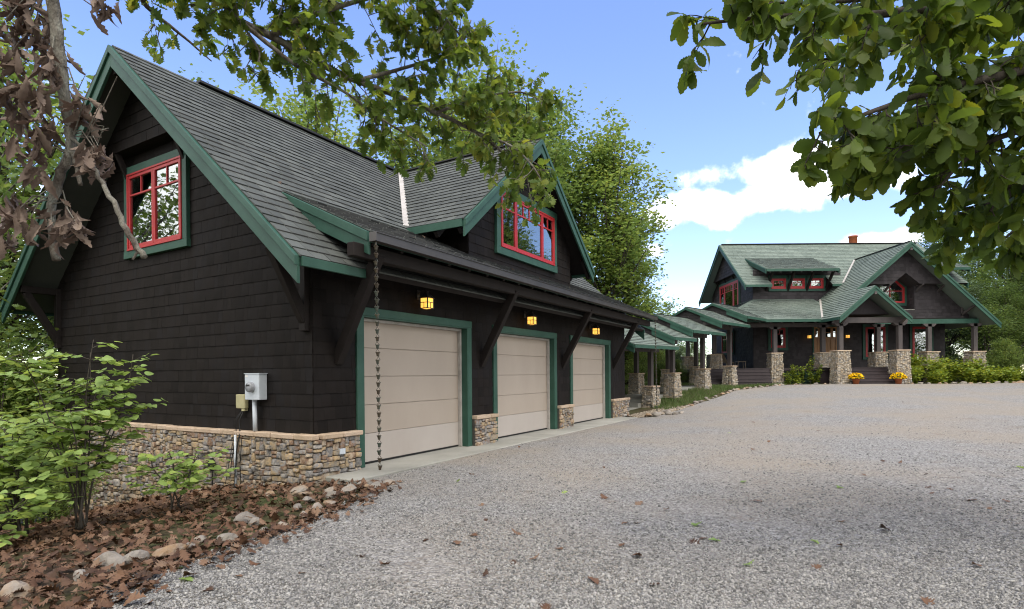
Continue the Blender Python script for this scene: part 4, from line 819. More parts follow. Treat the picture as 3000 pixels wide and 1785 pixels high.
def ring(a, b, y, dep, name, mat, par):
    A, B = pent(a, y), pent(b, y); mb = MB()
    for i in range(5): mb.prism([A[i], A[(i+1) % 5], B[(i+1) % 5], B[i]], (0, -dep, 0))
    return mb.build(name, mat, par)
pw_ = ring(.0, .16, NY-.004, .06, 'window', M_['green'], Hh); ring(.16, .27, NY-.004, .08, 'window_frame', M_['red'], pw_)
MB().prism(pent(.25, NY-.006), (0, -.01, 0)).build('unlit_backing', M_['dark'], pw_); MB().prism(pent(.26, NY-.04), (0, -.004, 0)).build('pane', M_['glass'], pw_)
MB().box(22.17, 22.21, NY-.07, NY-.045, 5.6, 7.0).build('muntin', M_['red'], pw_); MB().box(21.45, 22.95, NY-.069, NY-.046, 6.2, 6.235).build('muntin', M_['red'], pw_)
for x in (21.45, 23.3, 24.55):
    MB().beam((x, WY-.01, UZ-.38), (x, UY+.02, UZ-.05), .09, .1).build('bracket', M_['hwood'], Hh); MB().box(x-.045, x+.045, UY-.06, WY, UZ-.075, UZ-.005).build('bracket', M_['hwood'], Hh)
b = MB(); b.beam((25.9, WY-.01, 4.72), (25.9, CY+.1, 5.25), .1, .12); b.beam((25.9, WY, 5.3), (25.9, CY+.04, 5.3), .1, .12); b.box(25.85, 25.95, WY-.08, WY-.003, 4.55, 5.4); b.build('bracket', M_['hwood'], Hh)
MB().beam((CX, WY-.5, CZ-.4), (CX, CY-.05, CZ-.4), .12, .16).build('outlooker', M_['hwood'], Hh); MB().beam((SGX, 30.5, SGZ-.38), (SGX, SY_-.08, SGZ-.38), .12, .16).build('outlooker', M_['hwood'], Hh)
# green beam, porch-gable beam, ceiling, deck, steps
MB().box(20.6, 26.5, 31.72, 31.9, 4.2, 4.47).build('porch_beam', M_['green'], Hh, bevel=.006)
MB().box(17.2, 21.2, 29.92, 30.08, 4.12, 4.42).build('porch_beam', M_['hwood'], Hh, bevel=.01); MB().box(12.3, 17.9, 31.72, 31.88, 4.08, 4.3).build('porch_beam', M_['hwood'], Hh)
for x in (17.62, 20.8):
    MB().box(x-.07, x+.07, 29.35, 31.8, 4.42, 4.58).build('porch_beam', M_['hwood'], Hh); q = MB(); q.beam((x, 29.9, 4.1), (x, 29.4, 4.42), .1, .1); q.build('bracket', M_['hwood'], Hh)
MB().box(11.9, 26.6, 31.95, HY0-.01, 4.5, 4.54).build('porch_ceiling', M_['wood'], Hh); MB().box(18.1, 20.4, 30.3, 32, 4.6, 4.63).build('porch_ceiling', M_['wood'], Hh)
MB().prism([(17.7, 30.35, 4.6), (20.5, 30.35, 4.6), (SGX, 30.35, SGZ-.25)], (0, .06, 0)).build('porch_gable_infill', M_['hsiding'], Hh)
MB().box(10.8, 26.6, 31.6, HY0, FZ-.14, FZ).build('porch_deck', M_['deck'], Hh); MB().box(10.8, HX0, HY0, 40.5, FZ-.14, FZ).build('porch_deck', M_['deck'], Hh)
MB().box(14.5, 26.5, 31.75, 31.8, HG-.1, FZ-.14).build('porch_skirt', M_['deck'], Hh)
for k in range(5):
    z = HG-.02+(k+1)*(FZ-HG+.02)/5
    MB().box(17.95, 20.5, 29.55+k*.29, 29.55+(k+1)*.29+(.65 if k == 4 else .02), HG-.2, z-.03).build('step', M_['deck'], Hh); MB().box(17.93, 20.52, 29.52+k*.29, 29.55+(k+1)*.29+(.6 if k == 4 else 0), z-.03, z).build('tread', M_['deck'], Hh, bevel=.006)
    MB().box(10.6, 14.0+k*.1, 30.1+k*.3, 30.1+(k+1)*.3+.02, HG-.2, z-.03).build('step', M_['deck'], Hh); MB().box(10.6, 14.02+k*.1, 30.07+k*.3, 30.1+(k+1)*.3, z-.03, z).build('tread', M_['deck'], Hh, bevel=.006)
la = MB()
for x in np.arange(15.5, 17.4, .085): la.box(x, x+.035, 31.70, 31.712, HG-.05, FZ-.2)
for z in np.arange(HG, FZ-.2, .085): la.box(15.5, 17.4, 31.714, 31.726, z, z+.035)
lo = la.build('lattice', M_['green'], Hh); lo['kind'] = 'stuff'
for x in (13.95, 14.15, 14.35): MB().box(x, x+.05, 31.3, 31.34, HG, FZ-.2).build('lattice_slat', M_['green'], Hh)
rp = random.Random(31)
for x, y, z0, wb2, wt2, pt in ((14.94, 31.8, HG-.1, .74, .6, 4.12), (17.62, 30.0, HG-.12, .8, .66, 4.14), (20.78, 30.0, HG-.12, .8, .66, 4.14), (17.68, 31.8, FZ, .72, .66, 4.2), (20.8, 31.8, FZ, .72, .66, 4.2), (23.7, 31.8, HG-.1, .78, .68, 4.2), (26.3, 31.8, HG-.1, .8, .68, 4.2), (12.0, 33.2, HG-.1, .8, .66, 4.4), (11.8, 37.5, HG-.1, .8, .66, 4.4)):
    zt = 2.62+(.04 if y < 31 else 0); pier(Hh, x, y, z0, zt, wb2, wt2, rp, 33, post=pt, pw=.22, faces=(0, 1, 3) if x < 17 else (0, 3), s=.8)
    if 14 < x: MB().prism([(x-.36, y-.11, pt-.0), (x-.36, y-.11, pt-.07), (x-.22, y-.11, pt-.17), (x+.22, y-.11, pt-.17), (x+.36, y-.11, pt-.07), (x+.36, y-.11, pt-.0)], (0, .22, 0)).build('post_cap', M_['hwood'], Hh, bevel=.006)
MB().lathe([(.26, 0), (.26, .75), (.29, .76), (.29, .85), (.24, .86)], (23.3, 38.1, 9.9), 18).build('chimney', M_['terra'], Hh, True)
lantern((18.25, HY0-.21, 3.68), 0, 'lit amber lantern on the house wall on the window side of the oak entry door', 'lanterns by the house door', .78)
lantern((20.6, HY0-.21, 3.68), 0, 'lit amber lantern on the house wall on the porch-gable side of the oak entry door', 'lanterns by the house door', .78)
# ------------------------------------------------------------------ covered walkway (local x along the walk, y to its left)
WK = (5.6, 22.5); K = empty('covered_walkway', (*WK, 0), math.pi/4, 'stepped covered walkway with five small green gable roofs on stone piers', 'walkway'); rw = random.Random(41)
SS = [0, 1.91, 3.54, 6.5, 9.48, 12.0]; ZE = [2.64, 3.05, 3.44, 4.0, 4.47]; HWD = 1.9; WSL = .45
def kw(x, y): c = math.sqrt(.5); return WK[0]+(x-y)*c, WK[1]+(x+y)*c
mats = []; pr = []; wm = []; wpz = []
for i in range(5):
    x0, x1, z = SS[i], SS[i+1]+(.3 if i < 4 else .6), ZE[i]; zr = z+WSL*HWD
    if i == 0: x0 -= 1.2
    ro = slab([(x0, 0, z), (x1, 0, z), (x1, HWD, zr), (x0, HWD, zr)], .06, 'roof_section', M_['wood'], K); slab([(x0, 2*HWD, z), (x1, 2*HWD, z), (x1, HWD, zr), (x0, HWD, zr)], .06, 'roof_section', M_['hroof'], K)
    s_ = math.hypot(HWD, zr-z); addc(cover((0, 0, z), (1, 0, 0), (0, HWD, zr-z), [(x0-.02, -.02), (x1, -.02), (x1, s_), (x0-.02, s_)], .2, .22, .34, .032, rw, gap=.014, jit=.008))
    for sg in (0, 1):
        e = (x0, 2*HWD*sg, z); a = (x0, HWD, zr); rake(e, a, (-1, 0, 0), .05, .005, .13, 'rake_board', M_['green'], K); rake(e, (x0, HWD+(-1 if sg == 0 else 1)*HWD*.42, z+WSL*HWD*.58), (-1, 0, 0), .03, .13, .33, 'rake_board', M_['green'], K)
    MB().box(x0, x1, -.04, -.002, z-.13, z-.005).build('fascia', M_['green'], K)
    MB().prism([(x0+.12, .5, z-.1), (x0+.12, 2*HWD-.5, z-.1), (x0+.12, 2*HWD-.5, z+.13), (x0+.12, HWD, zr-.08), (x0+.12, .5, z+.13)], (.05, 0, 0)).build('gable_infill', M_['hsiding'], K)
    r = cover((x0+.118, 0, z-.1), (0, -1, 0), (0, 0, 1), [(-2*HWD+.5, 0), (-.5, 0), (-.5, .23), (-HWD, zr-z+.02), (-2*HWD+.5, .23)], .18, .12, .26, .018, rw); wm += r[0]; wpz += r[1]
    for yb in (.95, 2.85): MB().box(x0+.1, x1-.05, yb-.07, yb+.07, z-.2, z+.06 if i else z+.05).build('beam', M_['hwood'], K)
    x = x0+.15
    while x < x1: MB().beam((x, .9, z+.28), (x, .02, z-.14), .05, .09).build('rafter_tail', M_['hwood'], K); x += .5
    MB().beam((x0, HWD, zr+.02), (x1, HWD, zr+.02), .16, .03).build('ridge_cap', M_['black'], K)
    if i == 0: rs0 = ro
emit(rs0, 'roof_shingle', 'roof_shingles', [(WV, WQ)], mats, None, M_['hroof'], 300, edge=M_['edge'], prisms=pr, minpx=6)
emit(K, 'siding_shingle', 'siding_shingles', [(WV, WQ)], wm, None, M_['hsiding'], 200, edge=M_['sedge'], prisms=wpz, minpx=6)
for i, (x, z0, z1, pt) in enumerate(((1.53, .0, .98, 2.6), (3.4, .38, 1.54, 3.0), (6.38, .68, 1.73, 3.5), (9.47, .75, 1.89, 4.0))):
    for y in (.95, 2.85):
        wx, wy = kw(x, y); zz = min(z0, gh(wx, wy)-.05); pier(K, x, y, zz, z1, .64, .5, rw, 40, mat='stone2', faces=(0, 3), post=pt+.1, pw=.19, s=.8)
# concrete path with steps up from the garage
lv = [(-2.6, 1.0, .05), (1.0, 1.4, .22), (1.4, 1.8, .38), (1.8, 4.4, .54), (4.4, 4.8, .7), (4.8, 9.6, .84)]
for i, (a, b, z) in enumerate(lv):
    o = MB().box(a, b, 1.25, 2.55, z-.5, z).build('path', M_['concrete'], None); o.location = (*WK, 0); o.rotation_euler = (0, 0, math.pi/4); tag(o, kind='structure')
# ------------------------------------------------------------------ background trees and bushes
QL = [(np.array([(0, 0, 0), (.4, .5, .1), (0, 1, -.05), (-.4, .5, .1)]), np.array([(0, 1, 2, 3)])), (np.array([(0, 0, 0), (.36, .45, -.1), (.02, 1, .12), (-.36, .55, -.08)]), np.array([(0, 1, 2, 3)]))]
def joined(name, bases, m, kinds, mat, smooth=False):
    bv = np.array([b[0] for b in bases]); q = bases[0][1]; v = np.einsum('nij,nkj->nki', m[:, :3, :3], bv[kinds])+m[:, None, :3, 3]
    Q = (q[None]+(np.arange(len(m))*bv.shape[1])[:, None, None]).reshape(-1, q.shape[1]); me = mesh_np(name, v.reshape(-1, 3), Q, smooth); me.materials.append(mat); return me
def tree_proto(seed, H, Rr, ntip, nleaf, ls, tr, base, mat, bases=QL, spread=.5, bark='bark2', stems=1):
    rs = np.random.RandomState(seed); mb = MB(); pts = []
    for s in range(stems):
        off = np.array([0, 0, 0.]) if stems == 1 else np.array([rs.normal(0, .15), rs.normal(0, .15), 0]); bend = rs.normal(0, .03, (7, 2)).cumsum(0)*H*.12
        tp = [np.array([bend[i][0], bend[i][1], H*.92*i/6])+off*(1+i*.8) for i in range(7)]; tp[0][2] = -.3; mb.tube(tp, [tr*(1.25-.18*i) for i in range(7)] if tr*.2 > 0 else tr, 7)
        for k in range(ntip//stems):
            u = base+(1-base)*rs.uniform(0, 1)**.8; a = rs.uniform(0, 2*np.pi); env = math.sin(math.pi*min(1, max(.12, (u-base)/(1-base)*.82+.16)))**.7
            r = Rr*env*rs.uniform(.35, 1.05); z = H*u*rs.uniform(.96, 1.05); st = tp[min(6, max(0, int(6*u*.78)))]; tip = np.array([math.cos(a)*r, math.sin(a)*r, z])+off; mid = (st+tip)/2+np.array([0, 0, -.06*r])
            mb.tube([st, mid, tip], [max(.012, tr*.3*(1.1-u)), tr*.12+.008, .006], 4, False)
            for c in range(5):
                f = rs.uniform(.35, 1.05); pts.append(st*(1-f)+tip*f+rs.normal(0, .16*Rr/3.5+.08, 3))
    pts = np.array(pts); idx = rs.randint(0, len(pts), nleaf); P = pts[idx]+rs.normal(0, spread*.42, (nleaf, 3))*np.array([1, 1, .7])
    m = lmats(P, ls, rs, .35, .6); kinds = rs.randint(0, len(bases), nleaf)
    me = bpy.data.meshes.new('trunk'); me.from_pydata(mb.v, [], mb.f); me.update(); me.polygons.foreach_set('use_smooth', [True]*len(me.polygons)); me.materials.append(M_[bark])
    return me, joined('crown', bases, m, kinds, M_[mat]), H
PA = tree_proto(1, 16, 4.8, 90, 26000, .2, .3, .3, 'far', spread=.9)
PB = tree_proto(2, 13, 4.6, 80, 24000, .19, .26, .22, 'far', spread=.9)
PC = tree_proto(3, 14, 3.7, 100, 21000, .2, .2, .2, 'farlight', spread=.8)
PG = tree_proto(4, 12, 4.8, 80, 24000, .19, .24, .12, 'farblue', spread=.9)
PD = tree_proto(5, 4, 2.2, 60, 11000, .12, .05, .1, 'farlight', spread=.6, stems=4)
PE = tree_proto(6, 5, 2.4, 60, 11000, .13, .06, .1, 'far', spread=.6, stems=4)
PO = tree_proto(7, 13, 4.6, 90, 6500, .19, .25, .25, 'far', bases=[LIT[0], LIT[3]], spread=.7, bark='bark')
def tree(proto, x, y, H, rot, label, group=None, name='tree', cat='tree', sx=1.0):
    z = float(gh(x, y))-.05; e = empty(name, (x, y, z), rot, label, cat, group); s = H/proto[2]; e.scale = (s*sx, s*sx, s)
    for nm, me in (('trunk', proto[0]), ('crown', proto[1])): link(bpy.data.objects.new(nm, me), e)
    return e
PH = tree_proto(8, 16, 4.8, 90, 20000, .2, .28, .25, 'farlight', spread=.9)
KIND = {id(PA): 'tall broad green', id(PB): 'rounded green', id(PC): 'slender light green', id(PG): 'grey-green', id(PD): 'light yellow-green', id(PE): 'dark green', id(PO): 'lobed-leaved', id(PH): 'tall pale green'}
def group_of(rows, tail, group, name='tree', cat='tree'):
    """Kinds within a group are told apart by their look."""
    for p, x, y, H, r in rows: tree(p, x, y, H, r, KIND[id(p)]+' '+tail, KIND[id(p)]+' '+group, name, cat)
group_of(((PH, -1.2, 31, 20.0, .3), (PH, -9.8, 30, 20.0, 1.2), (PA, 1.6, 38, 19, 2.5), (PA, -16, 31, 20, 4), (PH, -5.8, 33, 18.5, 3.1), (PG, -3.5, 36, 16, 5.2), (PB, .6, 31.5, 17.5, .2), (PA, 0, 60, 17, 1), (PB, -7, 56, 17, 2), (PA, 6, 59, 16, 3)), 'tree standing behind the garage roof', 'trees behind the garage')
tree(PC, 5.3, 31.5, 14.8, .9, 'slender light green tree rising between the garage and the house', None, sx=1.15); tree(PC, 7.0, 33.5, 9.5, 2.9, 'short light green tree beside the walkway roofs and the garage corner', None, sx=1.2)
group_of(((PA, 34.5, 45, 13.5, 1), (PB, 39, 47, 13, 2), (PG, 43, 42, 14, 3), (PG, 36.5, 37.5, 9, .5), (PB, 41, 36, 11, 4), (PG, 32, 41, 9, 5.5), (PB, 48, 38, 15, 1.4), (PE, 31, 36.5, 5, .1), (PG, 30.5, 46, 9, 2.2), (PE, 34.5, 33.5, 4.5, 2.1), (PE, 38, 32.5, 4.6, 3.1), (PD, 30.2, 34.6, 2.6, 1), (PD, 32.6, 33.4, 2.8, 2), (PD, 36, 32.2, 3, .3), (PD, 40, 33.4, 3.4, 4), (PB, 35.5, 39.5, 9.5, 2.4), (PH, 38, 41, 12.5, 1.1), (PB, 33, 37.5, 6.5, 2.9), (PA, 51, 43, 21, .8), (PH, 43, 36, 22, 1.8), (PA, 37, 26, 20, 2.6), (PH, 46, 30, 21, .6)), 'tree at the woodland edge beyond the house porch', 'trees beyond the house')
tree(PB, 17.6, 64, 11, 2, 'small round-topped tree far behind the walkway roofs')
group_of(((PG, 8.5, 46, 5.2, 1), (PB, 12, 52, 5.5, 2), (PG, 4, 43, 5, 3), (PB, 16, 49, 5, 4), (PE, 10.5, 41, 3.2, 0), (PG, 0, 46, 7, 0), (PG, 6.3, 40, 4.6, 2), (PB, 2.6, 38.5, 5.2, 1), (PB, 9, 39.5, 3.6, 3), (PG, 12.5, 45, 4.6, .5)), 'low tree beyond the lawn seen between the walkway posts', 'trees beyond the walkway')
group_of(((PD, 6.9, 31.5, 2.0, 1), (PD, 8.6, 33.5, 2.3, 2.5), (PE, 5.2, 30.2, 1.7, 3), (PD, 9.6, 32.2, 1.5, 4), (PE, 7.8, 29.8, 1.2, 5), (PD, 4.0, 31.5, 2.2, .6), (PE, 6.2, 34.5, 2.6, .9)), 'bush on the lawn behind the walkway piers', 'bushes behind the walkway', 'bush', 'bush')
group_of(((PH, -17.5, 19, 19, 1), (PB, -22, 14, 16, 2), (PO, -14.2, 12.6, 13.5, 3), (PG, -17, 25, 15, 4), (PH, -14, 22, 14, 5), (PG, -20, 16.5, 12, 2.2)), 'tree on the wooded slope past the shingled gable wall', 'trees beside the garage')
group_of(((PD, -11.4, 12.6, 4.2, 1), (PD, -12.9, 11.2, 3.8, 2), (PE, -11.2, 10.4, 3.0, 3), (PD, -10.2, 9.2, 2.4, 4), (PD, -13.2, 14, 5.5, 5), (PD, -9.2, 8.1, 1.9, .5), (PE, -8.3, 7.3, 1.5, 1.6), (PD, -14.6, 12, 6, .2), (PD, -7.6, 9.2, 1.3, 2.8), (PE, -7.0, 6.6, 1.2, 2.0)), 'bush on the bank below the gable wall', 'bushes beside the garage', 'bush', 'bush')
group_of(((PA, -9, -15, 17, 1), (PB, -1, -20, 16, 2), (PA, 8, -17, 17, 3), (PB, 17, -15, 16, 4), (PA, 26, -10, 16, 5), (PB, 34, -2, 15, .4), (PA, -16, -6, 17, .9), (PB, 42, 8, 14, 2)), 'tree across the driveway mirrored in the window panes', 'trees behind the viewpoint')
# ------------------------------------------------------------------ foreground oaks
def smooth_line(P, k=5):
    P = np.array(P, float); out = []
    for i in range(len(P)-1):
        a, b, c, d = P[max(i-1, 0)], P[i], P[i+1], P[min(i+2, len(P)-1)]
        for j in range(k): t = j/k; out.append(.5*((2*b)+(c-a)*t+(2*a-5*b+4*c-d)*t*t+(3*b-a-3*c+d)*t**3))
    return np.array(out+[P[-1]])
class Leafy:
    def __init__(s, seed): s.rs = np.random.RandomState(seed); s.P = []; s.D = []; s.limbs = []; s.tw = MB()
    def limb(s, pts, r0, r1, name='limb'):
        L_ = smooth_line(pts); n = len(L_); j = s.rs.normal(0, 1, L_.shape)*min(.004, r1*.2); j[0] = 0; L_ = L_+j; rr = [r0+(r1-r0)*i/(n-1) for i in range(n)]; s.limbs.append((L_, rr)); return L_
    def twigs(s, L_, every, ln, nl, droop=.35, start=0.0, sub=2, bias=(0, 0, 0)):
        rs = s.rs; seg = np.linalg.norm(np.diff(L_, axis=0), axis=1); cum = np.r_[0, seg.cumsum()]; x = start*cum[-1]
        while x < cum[-1]:
            i = min(len(L_)-2, int(np.searchsorted(cum, x))-1 if x > 0 else 0); i = max(i, 0); f = (x-cum[i])/max(seg[i], 1e-6); p = L_[i]*(1-f)+L_[i+1]*f
            ax = (L_[i+1]-L_[i]); ax /= np.linalg.norm(ax)+1e-9; d = rs.normal(0, 1, 3); d -= ax*(d @ ax)*.8; d = d/np.linalg.norm(d)+ax*.5+np.array(bias); d /= np.linalg.norm(d); s.twig(p, d, ln*rs.uniform(.5, 1.25), nl, droop, sub); x += every*rs.uniform(.5, 1.5)
    def twig(s, p, d, ln, nl, droop, sub):
        rs = s.rs; P = [p]; dd = d.copy()
        for k in range(3): dd = dd+np.array([0, 0, -droop*.35])+rs.normal(0, .14, 3); dd /= np.linalg.norm(dd); P.append(P[-1]+dd*ln/3)
        s.tw.tube(P, [.0055, .0042, .003, .002], 4, False)
        for k in range(nl):
            f = 1-rs.uniform(0, .75)**1.4; j = min(2, int(f*3)); g = f*3-j; q = P[j]*(1-g)+P[j+1]*g; s.P.append(q); s.D.append(dd*.6+rs.normal(0, .75, 3)+np.array([0, 0, -droop*1.1]))
        if sub:
            for k in range(sub): a = P[1+k % 2]; e = d+rs.normal(0, .7, 3); e /= np.linalg.norm(e); s.twig(a, e, ln*.55, max(3, nl-1), droop, 0)
    def finish(s, root, bark, bases, mat, size, limit=300, rmin=.65, rmax=1.2, flat=.55):
        rs = s.rs; P = np.array(s.P); D = np.array(s.D); D /= np.linalg.norm(D, axis=1)[:, None]; n = len(P)
        up = np.stack([rs.normal(0, 1-flat, n), rs.normal(0, 1-flat, n), np.full(n, flat+.1)], 1); X = np.cross(D, up); X /= np.linalg.norm(X, axis=1)[:, None]+1e-9; Z = np.cross(X, D); sz = size*rs.uniform(rmin, rmax, n)
        m = np.zeros((n, 4, 4)); m[:, 3, 3] = 1; m[:, :3, 0] = X*sz[:, None]; m[:, :3, 1] = D*sz[:, None]; m[:, :3, 2] = Z*sz[:, None]; m[:, :3, 3] = P
        for L_, rr in s.limbs: MB().tube(L_, rr, 9).build('limb', M_[bark], root, True)
        t = s.tw.build('twigs', M_[bark], root); t['kind'] = 'stuff'
        emit(root, 'leaf', 'foliage', bases, m, rs.randint(0, len(bases), n), M_[mat], limit, True, minpx=14, key=root.name+'_leaf')
T1 = empty('oak_tree', (-5.4, 2.3, float(gh(-5.4, 2.3))), 0, 'oak whose long drooping limb of lobed leaves reaches across the garage roof', 'tree'); ORG[T1] = tuple(T1.location)
lf = Leafy(51); z0 = T1.location.z
lf.limb([(-5.4, 2.3, z0-.3), (-5.35, 2.35, 2), (-5.2, 2.5, 4.2), (-5.0, 2.7, 6.5), (-4.9, 2.8, 9)], .24, .14)
A = lf.limb([(-5.2, 2.5, 4.2), (-4.3, 3.3, 5.0), at(560, -120, 4.3), at(680, 45, 4.5), at(790, 103, 4.7), at(1000, 218, 5.0), at(1200, 296, 5.3), at(1390, 385, 5.6), at(1500, 470, 5.8), at(1560, 540, 5.9)], .05, .009)
B = lf.limb([at(795, 105, 4.7), at(880, 58, 4.7), at(1000, 18, 4.8), at(1180, -30, 5.0), at(1330, -30, 5.2)], .03, .01)
C_ = lf.limb([at(700, 60, 4.5), at(800, 140, 4.6), at(880, 200, 4.7), at(1010, 270, 4.9), at(1120, 350, 5.1), at(1250, 430, 5.3)], .02, .007)
D_ = lf.limb([at(1050, 235, 5.05), at(1180, 200, 5.2), at(1320, 150, 5.3), at(1380, 60, 5.4)], .02, .007)
E_ = lf.limb([at(1280, 330, 5.4), at(1400, 290, 5.6), at(1520, 270, 5.7), at(1590, 300, 5.8)], .016, .006)
F_ = lf.limb([(-4.3, 3.3, 5.0), at(330, -80, 4.3), at(430, 20, 4.6), at(540, 110, 4.9), at(620, 180, 5.0)], .03, .005)
I_ = lf.limb([at(690, 50, 4.5), at(760, 150, 4.6), at(740, 210, 4.6)], .012, .004)
J_ = lf.limb([at(1000, 18, 4.8), at(860, -40, 4.6), at(700, -30, 4.5), at(560, 20, 4.5)], .016, .006); K_ = lf.limb([at(1400, 390, 5.6), at(1500, 430, 5.4), at(1570, 500, 5.3), at(1600, 570, 5.3)], .014, .005); N_ = lf.limb([at(1180, -30, 5.0), at(1290, 40, 5.0), at(1360, 120, 5.1)], .014, .005)
for l_, ev, ln, nl, st in ((J_, .06, .3, 6, 0), (K_, .055, .24, 5, .15), (N_, .055, .3, 7, 0), (A, .075, .38, 6, .36), (B, .055, .36, 7, 0), (C_, .07, .3, 5, .25), (D_, .055, .36, 7, .1), (E_, .05, .34, 7, 0), (F_, .1, .26, 4, .35), (I_, .1, .16, 6, .5)): lf.twigs(l_, ev, ln, nl, .4, st)
lf.finish(T1, 'bark', OAKL, 'oak', .118, rmin=.5)
T2 = empty('chestnut_oak_tree', (6.2, 2.6, float(gh(6.2, 2.6))), 0, 'oak with broad scalloped dark green leaves hanging over the gravel driveway', 'tree'); ORG[T2] = tuple(T2.location)
lf = Leafy(61); z0 = T2.location.z
lf.limb([(6.2, 2.6, z0-.3), (6.1, 2.6, 2), (5.9, 2.7, 4), (5.7, 2.8, 7)], .22, .13)
for i, (pts, r0, ev, ln, nl, st) in enumerate((([(5.95, 2.7, 3.6), at(3400, -150, 3.3), at(2950, -20, 3.3), at(2600, 40, 3.3), at(2330, 45, 3.3), at(2060, 70, 3.3)], .045, .075, .26, 6, .3),
        ([(6.0, 2.65, 3.2), at(3400, 80, 3.6), at(3000, 205, 3.5), at(2800, 250, 3.4), at(2600, 310, 3.3), at(2400, 390, 3.3)], .045, .07, .26, 6, .3),
        ([(6.0, 2.65, 3.0), at(3400, 150, 3.7), at(2900, 235, 3.7), at(2780, 330, 3.7), at(2670, 440, 3.6)], .035, .07, .25, 6, .35),
        ([(6.05, 2.6, 2.6), at(3400, 300, 3.7), at(3000, 380, 3.7), at(2850, 450, 3.7), at(2740, 560, 3.7)], .035, .07, .25, 6, .35),
        ([(6.05, 2.6, 2.4), at(3400, 430, 3.9), at(3000, 520, 3.9), at(2900, 620, 3.9)], .03, .07, .22, 6, .35),
        ([(5.95, 2.7, 3.8), at(3400, -60, 4.6), at(2900, 60, 4.8), at(2600, 150, 4.9), at(2350, 180, 5.0)], .045, .07, .32, 6, .3),
        ([(5.95, 2.7, 3.5), at(3400, 150, 4.9), at(3000, 300, 5.0), at(2750, 420, 5.1)], .04, .07, .32, 6, .3),
        ([(6.0, 2.65, 2.9), at(3400, 330, 4.4), at(3000, 500, 4.4), at(2850, 640, 4.4), at(2760, 690, 4.4)], .03, .06, .24, 6, .3),
        ([(6.0, 2.65, 2.7), at(3400, 430, 4.8), at(3050, 620, 4.8), at(2920, 720, 4.8)], .03, .06, .24, 6, .3),
        ([(6.0, 2.65, 3.3), at(3300, 130, 4.1), at(2900, 330, 4.1), at(2600, 430, 4.0), at(2440, 470, 4.0)], .03, .065, .24, 6, .35),
        ([(5.9, 2.7, 4.0), at(3400, -300, 3.6), at(2900, -60, 3.9), at(2500, 0, 4.0), at(2250, 10, 4.0)], .04, .075, .28, 6, .3))):
    l_ = lf.limb(pts, r0, .007); lf.twigs(l_, ev*.85, ln, nl, .55, st)
lf.finish(T2, 'bark2', CHL, 'oak2', .158, flat=.4, rmin=.45)
# broken hanging branch with dead leaves
T3 = empty('broken_branch', (-2.45, 3.1, 3.4), 0, 'broken lichen-covered branch with crumpled brown leaves hanging beside the gable', 'branch'); ORG[T3] = tuple(T3.location)
lf = Leafy(71); lf.limb([(-3.4, 2.6, 5.4), at(120, -260, 3.0), at(152, 0, 3.1), at(172, 140, 3.12), at(186, 270, 3.15), at(200, 360, 3.2), at(206, 440, 3.2), at(178, 520, 3.2), at(150, 625, 3.2), at(165, 765, 3.2)], .035, .022)
lf.limb([at(206, 430, 3.2), at(222, 480, 3.18), at(236, 540, 3.16)], .016, .011)
lf.limb([at(205, 400, 3.2), at(255, 450, 3.1), at(290, 520, 3.05), at(330, 590, 3.0), at(370, 670, 3.0), at(420, 756, 3.0)], .008, .017); lf.limb([at(405, 735, 3.0), at(388, 762, 3.0)], .008, .005)
for px, py, n in ((40, 20, 9), (110, 60, 9), (60, 110, 9), (130, 130, 9), (25, 180, 8), (150, 190, 6), (20, 250, 8), (70, 280, 8), (110, 270, 8), (250, 330, 9), (60, 350, 7), (120, 390, 9), (70, 440, 8), (110, 490, 5), (30, 600, 8), (40, 650, 7), (200, 640, 9), (220, 670, 7), (150, 690, 5), (275, 455, 9), (285, 470, 8), (310, 25, 6), (300, 60, 4), (10, 700, 5), (225, 290, 4), (90, 20, 7), (15, 80, 8), (170, 220, 4), (90, 660, 4)):
    Y = 3.12+lf.rs.uniform(-.12, .1); p = at(px, py-22, Y); k = int(np.argmin([np.linalg.norm(q-p) for q in lf.limbs[0][0]])); q = lf.limbs[0][0][max(0, k-3)]; lf.tw.tube([q, (q+p)/2+np.array([0, 0, .06]), p], [.006, .004, .003], 4, False)
    for j in range(int(n*1.7)): lf.P.append(p+lf.rs.normal(0, .035, 3)); lf.D.append(np.array([0, 0, -1.0])+lf.rs.normal(0, .3, 3))
for k in range(7):
    a = at(215+k*8, 400, 3.18); b = at(300+lf.rs.uniform(-60, 60), 330+lf.rs.uniform(-120, 120), 3.05); lf.tw.tube([a, (a+b)/2+lf.rs.normal(0, .03, 3), b, b+lf.rs.normal(0, .04, 3)], [.004, .003, .002, .0012], 4, False)
lf.finish(T3, 'bark', DEL, 'dead', .15, flat=.05)
